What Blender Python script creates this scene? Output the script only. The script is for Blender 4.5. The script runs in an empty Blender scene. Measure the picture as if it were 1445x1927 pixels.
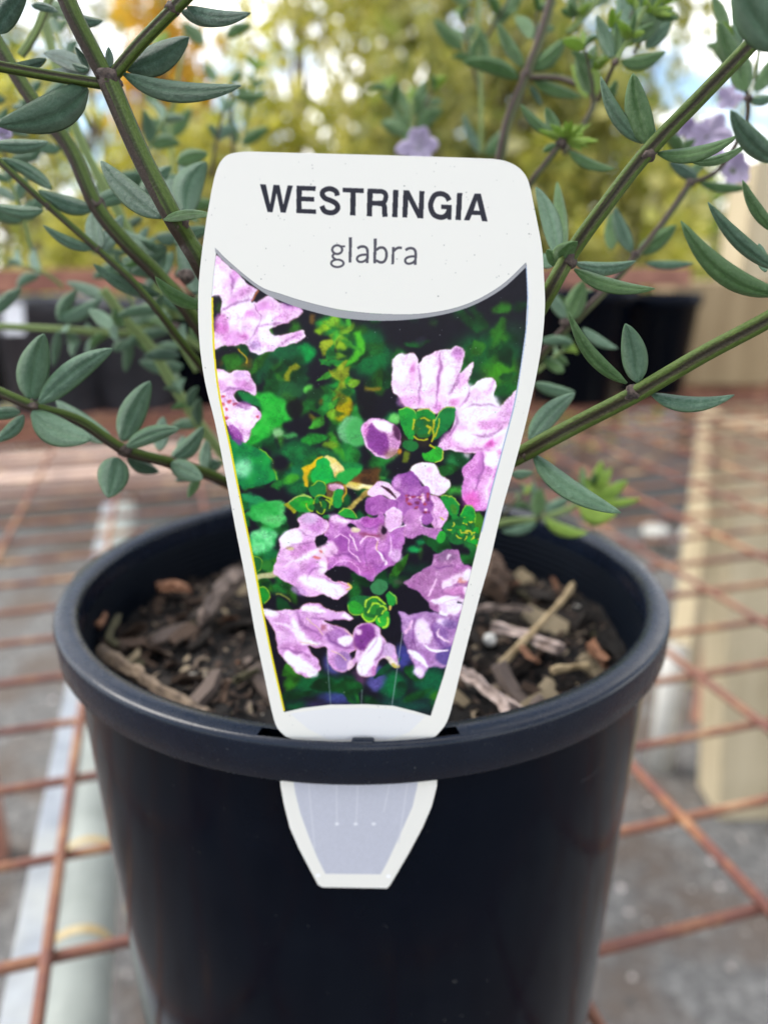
import bpy, bmesh, math, random
import numpy as np
from mathutils import Vector, noise as mnoise
random.seed(11)
R = math.radians
scene = bpy.context.scene
COL = scene.collection

# ---------------------------------------------------------------- camera
BENCH = 0.750                       # height of the mesh bench top
CAMZ = BENCH + 0.222
PITCH = R(18.1)
FPX = 1447.0                        # focal length in photograph pixels
cam_data = bpy.data.cameras.new("camera")
cam = bpy.data.objects.new("camera", cam_data); COL.objects.link(cam)
cam.location = (0, 0, CAMZ)
cam.rotation_euler = (math.pi / 2 - PITCH, 0, 0)
cam_data.sensor_fit = 'VERTICAL'; cam_data.sensor_height = 36.0
cam_data.lens = 36.0 * FPX / 1927.0
cam_data.clip_start = 0.005; cam_data.clip_end = 500
cam_data.dof.use_dof = True
cam_data.dof.focus_distance = 0.1065
cam_data.dof.aperture_fstop = 13
scene.camera = cam

# ---------------------------------------------------------------- world, sun, exposure
SUN_EL, SUN_AZ = R(50), R(284)      # azimuth clockwise from +Y: high, beyond the pot and to the left
world = bpy.data.worlds.new("World"); scene.world = world; world.use_nodes = True
wn, wl = world.node_tree.nodes, world.node_tree.links
wn.clear()
wo = wn.new('ShaderNodeOutputWorld'); bg = wn.new('ShaderNodeBackground'); bg.inputs['Strength'].default_value = 0.13
sky = wn.new('ShaderNodeTexSky'); sky.sky_type = 'NISHITA'; sky.sun_disc = False
sky.sun_elevation = SUN_EL; sky.sun_rotation = SUN_AZ; sky.altitude = 50; sky.dust_density = 0.6; sky.ozone_density = 1.5
tc = wn.new('ShaderNodeTexCoord'); mp = wn.new('ShaderNodeMapping'); mp.inputs['Scale'].default_value = (2.2, 2.2, 5.0)
cl = wn.new('ShaderNodeTexNoise'); cl.inputs['Scale'].default_value = 1.6; cl.inputs['Detail'].default_value = 6; cl.inputs['Roughness'].default_value = 0.55
cr = wn.new('ShaderNodeValToRGB'); cr.color_ramp.elements[0].position = 0.47; cr.color_ramp.elements[1].position = 0.59
mx = wn.new('ShaderNodeMixRGB'); mx.inputs[2].default_value = (14.2, 13.9, 13.6, 1)
wl.new(tc.outputs['Generated'], mp.inputs['Vector']); wl.new(mp.outputs[0], cl.inputs['Vector']); wl.new(cl.outputs['Fac'], cr.inputs[0])
wl.new(cr.outputs[0], mx.inputs[0]); wl.new(sky.outputs[0], mx.inputs[1]); wl.new(mx.outputs[0], bg.inputs['Color']); wl.new(bg.outputs[0], wo.inputs['Surface'])
sd = bpy.data.lights.new("sun", 'SUN'); sd.energy = 2.2; sd.angle = R(34); sd.color = (1.0, 0.955, 0.89)
sun = bpy.data.objects.new("sun", sd); COL.objects.link(sun)
_d = Vector((math.sin(SUN_AZ) * math.cos(SUN_EL), math.cos(SUN_AZ) * math.cos(SUN_EL), math.sin(SUN_EL)))
sun.rotation_euler = _d.to_track_quat('Z', 'Y').to_euler(); sun.location = (0, 0, 4)
scene.view_settings.view_transform = 'Standard'; scene.view_settings.look = 'None'
scene.view_settings.exposure = 1.0; scene.view_settings.gamma = 1.0

# ---------------------------------------------------------------- geometry of the view (to place things where they stand)
CP, SP = math.cos(PITCH), math.sin(PITCH)
CAM = Vector((0, 0, CAMZ)); RT = Vector((1, 0, 0)); UP = Vector((0, SP, CP)); FW = Vector((0, CP, -SP))
CX, CY = 722.5, 963.5
def ray(x, y): return RT * ((x - CX) / FPX) - UP * ((y - CY) / FPX) + FW
def at(x, y, mm): return CAM + ray(x, y) * (mm / 1000.0)            # point at a depth along the view axis
def on_z(x, y, z):
    r = ray(x, y); return CAM + r * ((z - CAMZ) / r.z)
def on_y(x, y, Y):
    r = ray(x, y); return CAM + r * (Y / r.y)

# ---------------------------------------------------------------- scene helpers
def lin(c): 
    c = np.array(c, float) / 255.; return tuple(np.where(c <= .04045, c / 12.92, ((c + .055) / 1.055) ** 2.4)) + (1,)
def tag(o, label=None, cat=None, group=None, kind=None):
    if label: o['label'] = label
    if cat: o['category'] = cat
    if group: o['group'] = group
    if kind: o['kind'] = kind
    return o
def empty(name, loc):
    o = bpy.data.objects.new(name, None); COL.objects.link(o); o.location = loc; o.empty_display_size = 0.01
    bpy.context.view_layer.update() if False else None
    return o
def put(name, me, mat=None, parent=None, sm=True):
    if mat is not None and not me.materials: me.materials.append(mat)
    if sm:
        me.polygons.foreach_set('use_smooth', [True] * len(me.polygons))
    o = bpy.data.objects.new(name, me); COL.objects.link(o)
    if parent is not None:
        o.parent = parent
        p = parent; loc = Vector((0, 0, 0))
        while p is not None: loc += p.location; p = p.parent
        o.location = -loc if parent.type == 'EMPTY' and parent.parent is None else Vector((0, 0, 0))
    return o
def mesh(name, vs, fs, uv=None):
    me = bpy.data.meshes.new(name); me.from_pydata([tuple(v) for v in vs], [], fs)
    if uv is not None:
        l = me.uv_layers.new(name="UVMap")
        idx = np.empty(len(me.loops), int); me.loops.foreach_get('vertex_index', idx)
        l.data.foreach_set('uv', np.array(uv, np.float32)[idx].ravel())
    me.update(); return me

# materials
class Mat:
    def __init__(s, name, rough=.5, spec=.5, **kw):
        s.m = bpy.data.materials.new(name); s.m.use_nodes = True
        s.n = s.m.node_tree.nodes; s.l = s.m.node_tree.links; s.b = s.n['Principled BSDF']
        s.b.inputs['Roughness'].default_value = rough; s.b.inputs['Specular IOR Level'].default_value = spec
        for k, v in kw.items(): s.b.inputs[k.replace('_', ' ')].default_value = v
    def node(s, t, **kw):
        n = s.n.new(t)
        for k, v in kw.items():
            if k in n.inputs: n.inputs[k].default_value = v
            else: setattr(n, k, v)
        return n
    def coord(s, kind='Object', scale=None):
        c = s.node('ShaderNodeTexCoord').outputs[kind]
        if scale:
            m = s.node('ShaderNodeMapping'); m.inputs['Scale'].default_value = scale; s.l.new(c, m.inputs[0]); return m.outputs[0]
        return c
    def noise(s, scale, detail=4, rough=.55, co=None, dist=0.0):
        n = s.node('ShaderNodeTexNoise'); n.inputs['Scale'].default_value = scale; n.inputs['Detail'].default_value = detail
        n.inputs['Roughness'].default_value = rough; n.inputs['Distortion'].default_value = dist
        s.l.new(co if co is not None else s.coord(), n.inputs['Vector']); return n.outputs['Fac']
    def ramp(s, fac, stops):
        r = s.node('ShaderNodeValToRGB'); e = r.color_ramp.elements
        while len(e) < len(stops): e.new(.5)
        for k, (p, c) in enumerate(stops): e[k].position = p; e[k].color = c if len(c) == 4 else tuple(c) + (1,)
        s.l.new(fac, r.inputs[0]); return r.outputs[0]
    def mix(s, fac, a, b, mode='MIX'):
        m = s.node('ShaderNodeMixRGB'); m.blend_type = mode
        for i, v in ((0, fac), (1, a), (2, b)):
            if hasattr(v, 'is_output'): s.l.new(v, m.inputs[i])
            else: m.inputs[i].default_value = v
        return m.outputs[0]
    def color(s, c): s.l.new(c, s.b.inputs['Base Color']); return s
    def bump(s, h, dist=.001, strength=.5):
        b = s.node('ShaderNodeBump'); b.inputs['Distance'].default_value = dist; b.inputs['Strength'].default_value = strength
        s.l.new(h, b.inputs['Height']); s.l.new(b.outputs[0], s.b.inputs['Normal']); return s
    def rnd(s): return s.node('ShaderNodeObjectInfo').outputs['Random']

def tube(pts, rad, prof=None, nseg=12, sub=5, cap=True, twist=0.0, closed_uv=True):
    """swept tube through points with radius per point; prof(angle) scales the radius"""
    P = [Vector(p) for p in pts]; m = len(P)
    if not hasattr(rad, '__len__'): rad = [rad] * m
    C, Rr = [], []
    for i in range(m - 1):
        p0, p1, p2, p3 = P[max(i - 1, 0)], P[i], P[i + 1], P[min(i + 2, m - 1)]
        for k in range(sub):
            t = k / sub
            C.append(0.5 * ((2 * p1) + (-p0 + p2) * t + (2 * p0 - 5 * p1 + 4 * p2 - p3) * t * t + (-p0 + 3 * p1 - 3 * p2 + p3) * t ** 3)); Rr.append(rad[i] * (1 - t) + rad[i + 1] * t)
    C.append(P[-1]); Rr.append(rad[-1])
    vs, fs, uv = [], [], []
    T = (C[1] - C[0]).normalized(); N = T.orthogonal().normalized()
    if abs(T.dot(FW)) < .95: N = (FW - T * T.dot(FW)).normalized()
    L = 0
    for i, c in enumerate(C):
        t = (C[min(i + 1, len(C) - 1)] - C[max(i - 1, 0)]).normalized()
        N = (N - t * N.dot(t)).normalized(); B = t.cross(N)
        if i: L += (c - C[i - 1]).length
        for k in range(nseg):
            a = 2 * math.pi * k / nseg; q = Rr[i] * (prof(a) if prof else 1)
            aa = a + twist
            vs.append(c + (N * math.cos(aa) + B * math.sin(aa)) * q); uv.append((k / nseg, L * 100))
    n = len(C)
    for i in range(n - 1):
        for k in range(nseg):
            k2 = (k + 1) % nseg
            fs.append((i * nseg + k, i * nseg + k2, (i + 1) * nseg + k2, (i + 1) * nseg + k))
    if cap: fs.append(tuple(range(nseg))[::-1]); fs.append(tuple((n - 1) * nseg + k for k in range(nseg)))
    return mesh('tube', vs, fs, uv)

def lathe(prof, c, n=160, skip=None, closed=False):
    vs, fs = [], []
    m = len(prof)
    for r, z in prof:
        for k in range(n):
            a = 2 * math.pi * k / n; vs.append((c[0] + r * math.cos(a), c[1] + r * math.sin(a), c[2] + z))
    for i in range(m if closed else m - 1):
        j = (i + 1) % m
        for k in range(n):
            if skip and skip(i, 2 * math.pi * (k + .5) / n): continue
            k2 = (k + 1) % n; fs.append((i * n + k, i * n + k2, j * n + k2, j * n + k))
    return mesh('lathe', vs, fs)

def box(c, ax, ay, az, bev=0.0):
    """box from centre and three half-axis vectors"""
    bm = bmesh.new(); vs = []
    for sx in (-1, 1):
        for sy in (-1, 1):
            for sz in (-1, 1): vs.append(bm.verts.new(Vector(c) + Vector(ax) * sx + Vector(ay) * sy + Vector(az) * sz))
    for f in ((0, 1, 3, 2), (4, 6, 7, 5), (0, 4, 5, 1), (2, 3, 7, 6), (0, 2, 6, 4), (1, 5, 7, 3)): bm.faces.new([vs[k] for k in f])
    bmesh.ops.recalc_face_normals(bm, faces=bm.faces)
    if bev: bmesh.ops.bevel(bm, geom=bm.edges, offset=bev, segments=2, affect='EDGES', profile=.5)
    me = bpy.data.meshes.new('box'); bm.to_mesh(me); bm.free(); return me
# ---- printed face of the plant tag, painted with numpy in the tag's own millimetres ----
def crop(ox, oy, s):
    return lambda pts: [(ox + x / s, oy + y / s) for x, y in pts]
K4, K5, K6 = crop(390, 480, 4.66), crop(660, 620, 4.25), crop(440, 840, 5.16)
K7, K8, KP = crop(660, 860, 5.16), crop(480, 1080, 3.6125), crop(0, 0, 1)
T1, T2, T3 = crop(600, 430, 6.881), crop(480, 330, 6.283), crop(700, 330, 6.283)
KS = {id(K4): 4.66, id(K5): 4.25, id(K6): 5.16, id(K7): 5.16, id(K8): 3.6125, id(KP): 1, id(T1): 6.881, id(T2): 6.283, id(T3): 6.283}

def smooth(pts, closed=True, n=4):
    out = []; m = len(pts)
    rng = range(m) if closed else range(m - 1)
    for i in rng:
        if closed: p0, p1, p2, p3 = pts[i - 1], pts[i], pts[(i + 1) % m], pts[(i + 2) % m]
        else: p0, p1, p2, p3 = pts[max(i - 1, 0)], pts[i], pts[i + 1], pts[min(i + 2, m - 1)]
        for k in range(n):
            t = k / n
            out.append(tuple(0.5 * ((2 * p1[j]) + (-p0[j] + p2[j]) * t + (2 * p0[j] - 5 * p1[j] + 4 * p2[j] - p3[j]) * t * t + (-p0[j] + 3 * p1[j] - 3 * p2[j] + p3[j]) * t ** 3) for j in (0, 1)))
    if not closed: out.append(pts[-1])
    return out

class Painter:
    def __init__(s, W, H, tex, ppx, seed=5):
        s.W, s.H, s.tex, s.ppx = W, H, tex, ppx      # tex: list of design points -> texels; ppx: texels per design unit
        s.im = np.zeros((H, W, 3), np.float32)
        s.rng = np.random.RandomState(seed)
        s.n1 = s.noise(70); s.n2 = s.noise(22); s.n3 = s.noise(7); s.grain = s.rng.rand(H, W).astype(np.float32)
    def noise(s, cell):
        gh, gw = s.H // cell + 3, s.W // cell + 3
        g = s.rng.rand(gh, gw).astype(np.float32)
        y = np.arange(s.H) / cell; x = np.arange(s.W) / cell
        yi, xi = y.astype(int), x.astype(int); fy, fx = y - yi, x - xi
        fy = fy * fy * (3 - 2 * fy); fx = fx * fx * (3 - 2 * fx)
        a = g[yi][:, xi] * (1 - fx) + g[yi][:, xi + 1] * fx
        b = g[yi + 1][:, xi] * (1 - fx) + g[yi + 1][:, xi + 1] * fx
        return a * (1 - fy)[:, None] + b * fy[:, None]
    @staticmethod
    def blur(m, sig):
        if sig < 0.3: return m
        r = int(sig * 2.5) + 1
        k = np.exp(-0.5 * (np.arange(-r, r + 1) / sig) ** 2); k /= k.sum()
        for ax in (0, 1):
            p = s_conv(m, k, ax)
            m = p
        return m
    def mask(s, contours, soft):
        cs = [np.array(s.tex(c)) for c in contours]
        al = np.concatenate(cs); pad = int(soft * 2.6) + 3
        x0, y0 = np.maximum(np.floor(al.min(0)).astype(int) - pad, 0)
        x1, y1 = np.ceil(al.max(0)).astype(int) + pad
        x1, y1 = min(x1, s.W), min(y1, s.H)
        if x1 <= x0 or y1 <= y0: return None
        m = np.zeros((y1 - y0, x1 - x0), bool)
        gx = np.arange(x0, x1) + .5
        acc = np.zeros(m.shape, np.float32)
        for sy in (.25, .75):
            m[:] = False
            for c in cs:
                n = len(c)
                for i in range(n):
                    ax, ay = c[i]; bx, by = c[(i + 1) % n]
                    if ay == by: continue
                    lo, hi = (ay, by) if ay < by else (by, ay)
                    r0 = max(int(math.ceil(lo - sy - y0)), 0); r1 = min(int(math.ceil(hi - sy - y0)), m.shape[0])
                    if r1 <= r0: continue
                    yy = np.arange(r0, r1) + y0 + sy
                    xx = ax + (yy - ay) * (bx - ax) / (by - ay)
                    m[r0:r1] ^= gx[None, :] > xx[:, None]
            acc += m * .5
        return s.blur(acc, max(soft, .55)), (x0, y0, x1, y1)
    def fill(s, contours, col, soft=.6, col2=None, mott=0.0, a=1.0, grain=0.0):
        r = s.mask(contours, soft)
        if r is None: return
        m, (x0, y0, x1, y1) = r
        sl = (slice(y0, y1), slice(x0, x1))
        c = np.array(col, np.float32) / 255.
        C = np.broadcast_to(c, (y1 - y0, x1 - x0, 3)).copy()
        if col2 is not None:
            t = np.clip((s.n2[sl] * .6 + s.n1[sl] * .25 + s.n3[sl] * .15 - .5) * 2.4 + .5, 0, 1)[..., None]
            C = C * (1 - t) + np.array(col2, np.float32) / 255. * t
        if mott: C *= 1 + mott * (s.n3[sl][..., None] - .5) * 2
        if grain: C += grain * (s.grain[sl][..., None] - .5)
        s.im[sl] = s.im[sl] * (1 - (m * a)[..., None]) + C * (m * a)[..., None]
    def P(s, K, pts, col, soft=.8, sm=True, **kw):
        p = K(pts)
        s.fill([smooth(p) if sm else p], col, soft * s.ppx, **kw)
    def E(s, K, cx, cy, rx, ry, col, soft=3, rot=0, **kw):
        c, d = math.cos(math.radians(rot)), math.sin(math.radians(rot))
        pts = [(cx + rx * math.cos(t) * c - ry * math.sin(t) * d, cy + rx * math.cos(t) * d + ry * math.sin(t) * c) for t in [k * math.pi / 10 for k in range(20)]]
        s.fill([K(pts)], col, soft * s.ppx, **kw)
    def S(s, K, pts, w, col, soft=.6, closed=False, sm=True, taper=False, **kw):
        w = w / KS[id(K)]
        p = K(pts)
        if sm: p = smooth(p, closed, 6)
        if closed: p = p + [p[0]]
        p = np.array(p); d = np.gradient(p, axis=0); d /= np.linalg.norm(d, axis=1)[:, None] + 1e-9
        nrm = np.stack([-d[:, 1], d[:, 0]], 1)
        ww = np.full(len(p), w / 2)
        if taper: ww = ww * np.sin(np.linspace(.25, np.pi - .25, len(p)))
        L = [tuple(v) for v in p + nrm * ww[:, None]]; R = [tuple(v) for v in p - nrm * ww[:, None]]
        if closed: s.fill([L, R], col, soft * s.ppx, **kw)
        else: s.fill([L + R[::-1]], col, soft * s.ppx, **kw)

def s_conv(m, k, ax):
    r = len(k) // 2; out = np.zeros_like(m)
    mp = np.pad(m, [(r, r) if a == ax else (0, 0) for a in (0, 1)])
    for i, w in enumerate(k):
        out += w * (mp[i:i + m.shape[0], :] if ax == 0 else mp[:, i:i + m.shape[1]])
    return out

PANEL = [(407, 470), (401, 520), (398, 560), (399, 610), (404, 680), (412, 745), (432, 840), (450, 930), (475, 1050), (490, 1130), (510, 1230), (535, 1340),
         (570, 1332), (620, 1326), (690, 1325), (740, 1328), (780, 1338), (810, 1347),
         (835, 1270), (860, 1180), (885, 1080), (905, 1000), (925, 920), (950, 830), (968, 760), (980, 690), (990, 620), (993, 560), (991, 495)]
ARC_UP = [(404, 466), (430, 492), (487, 538), (530, 554), (575, 568), (640, 583), (718, 591), (802, 590), (878, 573), (943, 538), (991, 494)]
ARC_LO = [(991, 503), (943, 546), (878, 580), (802, 598), (718, 604), (640, 598), (575, 583), (530, 567), (493, 549), (430, 500), (404, 474)]
WHITE = (232, 229, 220)

def paint_tag(pt):
    P, E, S = pt.P, pt.E, pt.S
    pt.im[:] = np.array(WHITE) / 255.
    DK = (17, 15, 27)
    P(KP, PANEL, DK, .5, sm=False)
    save = pt.im.copy()
    pt.im[:] = np.array(DK) / 255.
    # out-of-focus greenery
    G = [(K4, 850, 860, 90, 80, (0, 145, 60), 4), (K4, 640, 900, 210, 170, (18, 84, 48), 8), (K4, 620, 1060, 90, 130, (48, 112, 28), 6), (K4, 1080, 600, 130, 70, (40, 150, 50), 4),
         (K4, 1400, 850, 160, 230, (10, 88, 42), 9), (K4, 250, 950, 160, 60, (92, 84, 26), 6), (K4, 480, 960, 90, 120, (16, 70, 40), 8), (K4, 700, 1180, 170, 100, (28, 84, 44), 9),
         (K5, 190, 230, 150, 120, (10, 98, 46), 8), (K5, 1080, 190, 290, 150, (16, 84, 40), 12), (K5, 1250, 20, 160, 90, (24, 50, 36), 12), (K5, 1200, 340, 150, 100, (58, 132, 22), 10), (K5, 1230, 480, 150, 70, (20, 92, 30), 8),
         (K5, 960, 420, 80, 60, (20, 80, 34), 8), (K6, 600, 130, 160, 200, (14, 88, 46), 7), (K6, 620, 350, 120, 130, (18, 100, 50), 6), (K6, 1100, 100, 120, 160, (18, 100, 52), 6), (K6, 720, 60, 300, 50, (24, 110, 52), 6),
         (K6, 300, 1080, 170, 120, (16, 96, 50), 6), (K6, 470, 1380, 120, 60, (30, 110, 40), 5), (K6, 300, 1240, 90, 50, (60, 60, 24), 4), (K7, 640, 1100, 150, 60, (12, 40, 30), 6), (K7, 620, 900, 80, 40, (20, 140, 70), 3),
         (K7, 680, 820, 60, 30, (16, 110, 60), 3), (K7, 1010, 330, 110, 40, (56, 150, 50), 5), (K5, 840, 1040, 90, 60, (36, 120, 60), 5), (K5, 915, 1010, 30, 35, (205, 195, 200), 3),
         (K8, 380, 740, 150, 80, (14, 82, 42), 9), (K8, 600, 760, 120, 60, (12, 96, 48), 9), (K8, 940, 760, 90, 100, (10, 100, 54), 8), (K8, 1200, 740, 120, 110, (12, 88, 54), 10), (K8, 1000, 900, 260, 40, (20, 70, 56), 10), (K8, 280, 900, 90, 40, (10, 74, 40), 8),
         (K8, 560, 840, 120, 40, (58, 68, 128), 8), (K8, 400, 890, 70, 20, (50, 40, 80), 6), (K8, 545, 600, 75, 75, (84, 86, 156), 6), (K8, 1000, 560, 60, 80, (62, 66, 138), 7), (K8, 820, 700, 58, 95, (84, 84, 152), 5), (K8, 715, 700, 40, 75, (78, 48, 78), 5)]
    for K, cx, cy, rx, ry, c, sf in G: E(K, cx, cy, rx, ry, c, sf, mott=.08)
    for k in range(90):                                   # small soft dapples inside the greenery
        x, y = 400 + pt.rng.rand() * 590, 560 + pt.rng.rand() * 480
        g = pt.rng.rand()
        E(KP, x, y, 4 + 12 * pt.rng.rand(), 3 + 8 * pt.rng.rand(), [(20, 110, 50), (60, 120, 30), (12, 50, 30), (16, 14, 20)][int(g * 4)], 3.5, rot=pt.rng.rand() * 180, a=.45)
    def lf(x, y, L, w, an, c, sf, c2=None):
        dx, dy = math.cos(an), math.sin(an)
        P(KP, [(x, y), (x + dx * L * .3 - dy * w, y + dy * L * .3 + dx * w), (x + dx * L * .7 - dy * w * .7, y + dy * L * .7 + dx * w * .7), (x + dx * L, y + dy * L), (x + dx * L * .7 + dy * w * .7, y + dy * L * .7 - dx * w * .7), (x + dx * L * .3 + dy * w, y + dy * L * .3 - dx * w)], c, sf, col2=c2)
    for x0, x1, y0, y1, n, dk in [(400, 720, 600, 800, 46, 1), (430, 720, 790, 960, 46, 0), (440, 540, 930, 1100, 18, 0), (860, 990, 560, 720, 14, 1), (600, 760, 560, 760, 14, 1), (490, 560, 1060, 1130, 8, 1), (840, 960, 880, 1060, 14, 1), (640, 820, 1020, 1110, 12, 1), (520, 860, 1270, 1340, 16, 1)]:
        for k in range(n):
            q = pt.rng.rand(7); g = [(14, 84, 40), (24, 112, 46), (36, 134, 50), (60, 150, 40), (20, 100, 60)][int(q[4] * 5)]
            if dk: g = tuple(int(v * .72) for v in g)
            lf(x0 + q[0] * (x1 - x0), y0 + q[1] * (y1 - y0), 26 + 46 * q[2], 6 + 10 * q[3], q[5] * 6.28, g, 1.2 + 3 * q[6], tuple(int(v * .6) for v in g))
    P(K4, [(380, 1220), (520, 1200), (660, 1260), (740, 1420), (640, 1480), (560, 1560), (400, 1660), (200, 1670), (470, 1400), (430, 1260)], (24, 150, 42), 3, col2=(52, 178, 60))
    P(K4, [(260, 1195), (420, 1230), (480, 1330), (330, 1290)], (18, 110, 52), 2)
    for cx, cy, rx, ry, c, r in [(1040, 640, 60, 35, (140, 176, 24), 20), (1170, 770, 60, 60, (150, 188, 30), 0), (975, 670, 36, 30, (130, 180, 24), 0), (1200, 1085, 70, 42, (44, 152, 34), 0), (1110, 1135, 60, 24, (30, 140, 50), 0), (885, 1170, 50, 38, (92, 190, 70), 0),
                                 (1190, 1350, 70, 110, (178, 158, 0), 25), (1160, 1220, 110, 50, (96, 108, 22), -10), (620, 1565, 55, 45, (136, 190, 124), 20), (725, 1585, 60, 22, (70, 160, 80), 0), (930, 1610, 120, 46, (32, 142, 44), -10), (1265, 1540, 135, 120, (108, 178, 118), 20), (1100, 1045, 28, 30, (178, 148, 24), 0),
                                 (1075, 1660, 70, 30, (110, 150, 30), 0), (940, 1440, 60, 18, (120, 110, 24), 40), (1120, 560, 40, 30, (120, 160, 30), 0), (1020, 800, 60, 50, (20, 30, 26), 0), (150, 640, 60, 90, (14, 40, 30), 0), (830, 1090, 50, 60, (16, 60, 34), 0), (965, 1230, 90, 50, (18, 50, 26), 20), (760, 1340, 80, 90, (14, 14, 18), 10), (1390, 1290, 90, 140, (14, 12, 20), 0)]:
        E(K4, cx, cy, rx, ry, c, 2.5, rot=r, mott=.08, a=.9)
    S(K4, [(1310, 670), (1350, 780), (1290, 890), (1200, 960), (1110, 930)], 62, (72, 168, 36), 2.5)
    S(K4, [(790, 950), (720, 1020), (695, 1110)], 52, (124, 132, 24), 2)
    S(K4, [(925, 510), (915, 600)], 50, (98, 74, 30), 2)
    S(K4, [(260, 820), (330, 885), (330, 950)], 14, (190, 150, 30), 1)
    S(K4, [(990, 1300), (1090, 1180)], 26, (100, 80, 24), 2)
    E(K5, 180, 470, 62, 20, (116, 104, 26), 1.8, rot=6)
    E(K5, 60, 820, 110, 110, (70, 160, 84), 4); E(K5, 345, 715, 50, 45, (100, 186, 90), 2.5); E(K5, 20, 1110, 90, 60, (24, 120, 56), 3)
    E(K5, 250, 1180, 34, 16, (50, 130, 50), 1.5); E(K5, 555, 80, 48, 40, (42, 44, 56), 2, a=.5)
    E(K5, 500, 900, 120, 60, (36, 30, 28), 3)
    P(K6, [(-40, -60), (150, -10), (280, 40), (380, 160), (430, 320), (300, 370), (200, 400), (80, 400), (-20, 250)], (22, 142, 60), 1.5, col2=(14, 110, 58))
    E(K6, 80, 210, 90, 90, (124, 204, 150), 6); S(K6, [(250, 20), (370, 150), (425, 330)], 14, (140, 180, 40), 1.2); E(K6, 450, 170, 90, 85, DK, 4)
    P(K6, [(100, 440), (300, 400), (430, 430), (500, 520), (300, 520)], DK, 2)
    P(K6, [(60, 450), (200, 470), (330, 530), (150, 560)], (30, 130, 74), 2)
    P(K6, [(130, 640), (250, 545), (400, 515), (510, 560), (480, 650), (520, 710), (390, 785), (250, 740), (170, 690)], (38, 152, 62), 2, col2=(92, 190, 104))
    P(K6, [(150, 880), (250, 810), (340, 785), (420, 850), (405, 950), (300, 1040), (180, 1035)], (40, 160, 76), 3, col2=(104, 204, 128))
    P(K6, [(180, 1060), (240, 1080), (265, 1160), (220, 1210)], (26, 92, 40), 1); S(K6, [(180, 1060), (245, 1085), (268, 1160), (225, 1215)], 9, (140, 170, 40), .7)
    E(K6, 320, 1150, 60, 50, (40, 110, 40), 2)
    S(K6, [(180, 1290), (330, 1250), (470, 1240)], 60, (170, 168, 120), 1.5); P(K6, [(240, 1370), (330, 1390), (345, 1460), (300, 1530), (270, 1500)], (26, 130, 40), 1); S(K6, [(245, 1370), (325, 1392), (345, 1465), (300, 1525)], 11, (150, 170, 40), .7)
    S(K6, [(400, 1440), (480, 1450), (550, 1500)], 18, (130, 140, 60), 1.2)
    # brown/yellow bracts
    P(K6, [(1130, 310), (1250, 230), (1400, 210), (1420, 330), (1340, 400), (1150, 400)], (118, 76, 34), 3, col2=(60, 40, 24))
    S(K6, [(1080, 370), (1200, 380), (1345, 400)], 60, (206, 178, 60), 1.5, col2=(236, 224, 160)); S(K6, [(1120, 600), (1230, 500), (1330, 440)], 50, (206, 184, 90), 1.5, col2=(110, 90, 40))
    S(K6, [(690, 400), (690, 300), (740, 210), (860, 120)], 44, (198, 160, 24), 1.2); S(K6, [(670, 240), (760, 190), (860, 118)], 50, (214, 176, 24), 1.2)
    P(K6, [(860, 100), (960, 100), (1050, 190), (1070, 270), (990, 300), (930, 190)], (222, 192, 84), 1.2, col2=(236, 214, 150))
    P(K6, [(990, 300), (1080, 225), (1240, 205), (1190, 280), (1060, 380)], (36, 152, 62), 1.5)
    P(K6, [(745, 330), (765, 230), (870, 110), (940, 190), (995, 350), (860, 380)], (12, 150, 66), .8, col2=(30, 168, 60))
    E(K6, 815, 415, 92, 80, (24, 116, 54), .8); S(K6, [(740, 370), (820, 338), (900, 380), (905, 440)], 12, (160, 180, 40), .6)
    E(K6, 995, 430, 95, 95, (96, 74, 40), 1); E(K6, 990, 400, 72, 42, (226, 194, 214), 1.2, col2=(170, 110, 150)); S(K6, [(1060, 370), (1090, 440), (1060, 540)], 22, (176, 140, 36), .8)
    E(K6, 1010, 505, 56, 88, (24, 142, 60), .8); S(K6, [(960, 570), (950, 500), (980, 430)], 9, (110, 170, 50), .5)
    P(K6, [(520, 560), (620, 490), (740, 480), (790, 560), (730, 650), (640, 650), (560, 610)], (44, 162, 40), .8, col2=(24, 128, 48)); S(K6, [(510, 560), (620, 485), (750, 485)], 14, (180, 200, 90), .8); S(K6, [(510, 550), (600, 650)], 40, (150, 150, 30), 1.2)
    P(K6, [(1000, 650), (1060, 590), (1150, 620), (1190, 690), (1100, 690)], (34, 148, 50), .8); S(K6, [(1010, 640), (1080, 590), (1160, 625), (1190, 690)], 10, (180, 190, 60), .6)
    E(K6, 880, 570, 105, 75, (26, 62, 36), 1.2)
    for p in ([(780, 570), (790, 490), (840, 465), (930, 490), (970, 560)], [(810, 620), (870, 650), (890, 600)], [(930, 600), (945, 540), (900, 500)], [(700, 560), (720, 620), (780, 620)], [(840, 540), (850, 590)]): S(K6, p, 16, (156, 176, 36), .6)
    for cx, cy, rx, ry in ((810, 520, 26, 46), (880, 560, 30, 40), (900, 690, 40, 24), (760, 600, 30, 20)): E(K6, cx, cy, rx, ry, (24, 112, 44), .7)
    # upright sprig in soft focus at the top
    for k in range(34):
        q = pt.rng.rand(6); yy_ = 560 + 880 * k / 34; xx_ = 1120 + 70 * math.sin(k * .35) + (q[0] - .5) * 60; x, y = K4([(xx_, yy_)])[0]
        c = [(66, 164, 48), (120, 176, 40), (150, 170, 36), (34, 134, 52)][int(q[1] * 4)]
        lf(x, y, 20 + 22 * q[2], 5 + 6 * q[3], [-.5, 3.6, .3, 2.8, -1.2][k % 5] + q[4] - .5, c, 1.1 + q[5], tuple(int(v * .55) for v in c))
    ED = (205, 150, 80)                                    # warm printed fringe round the petals
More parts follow.
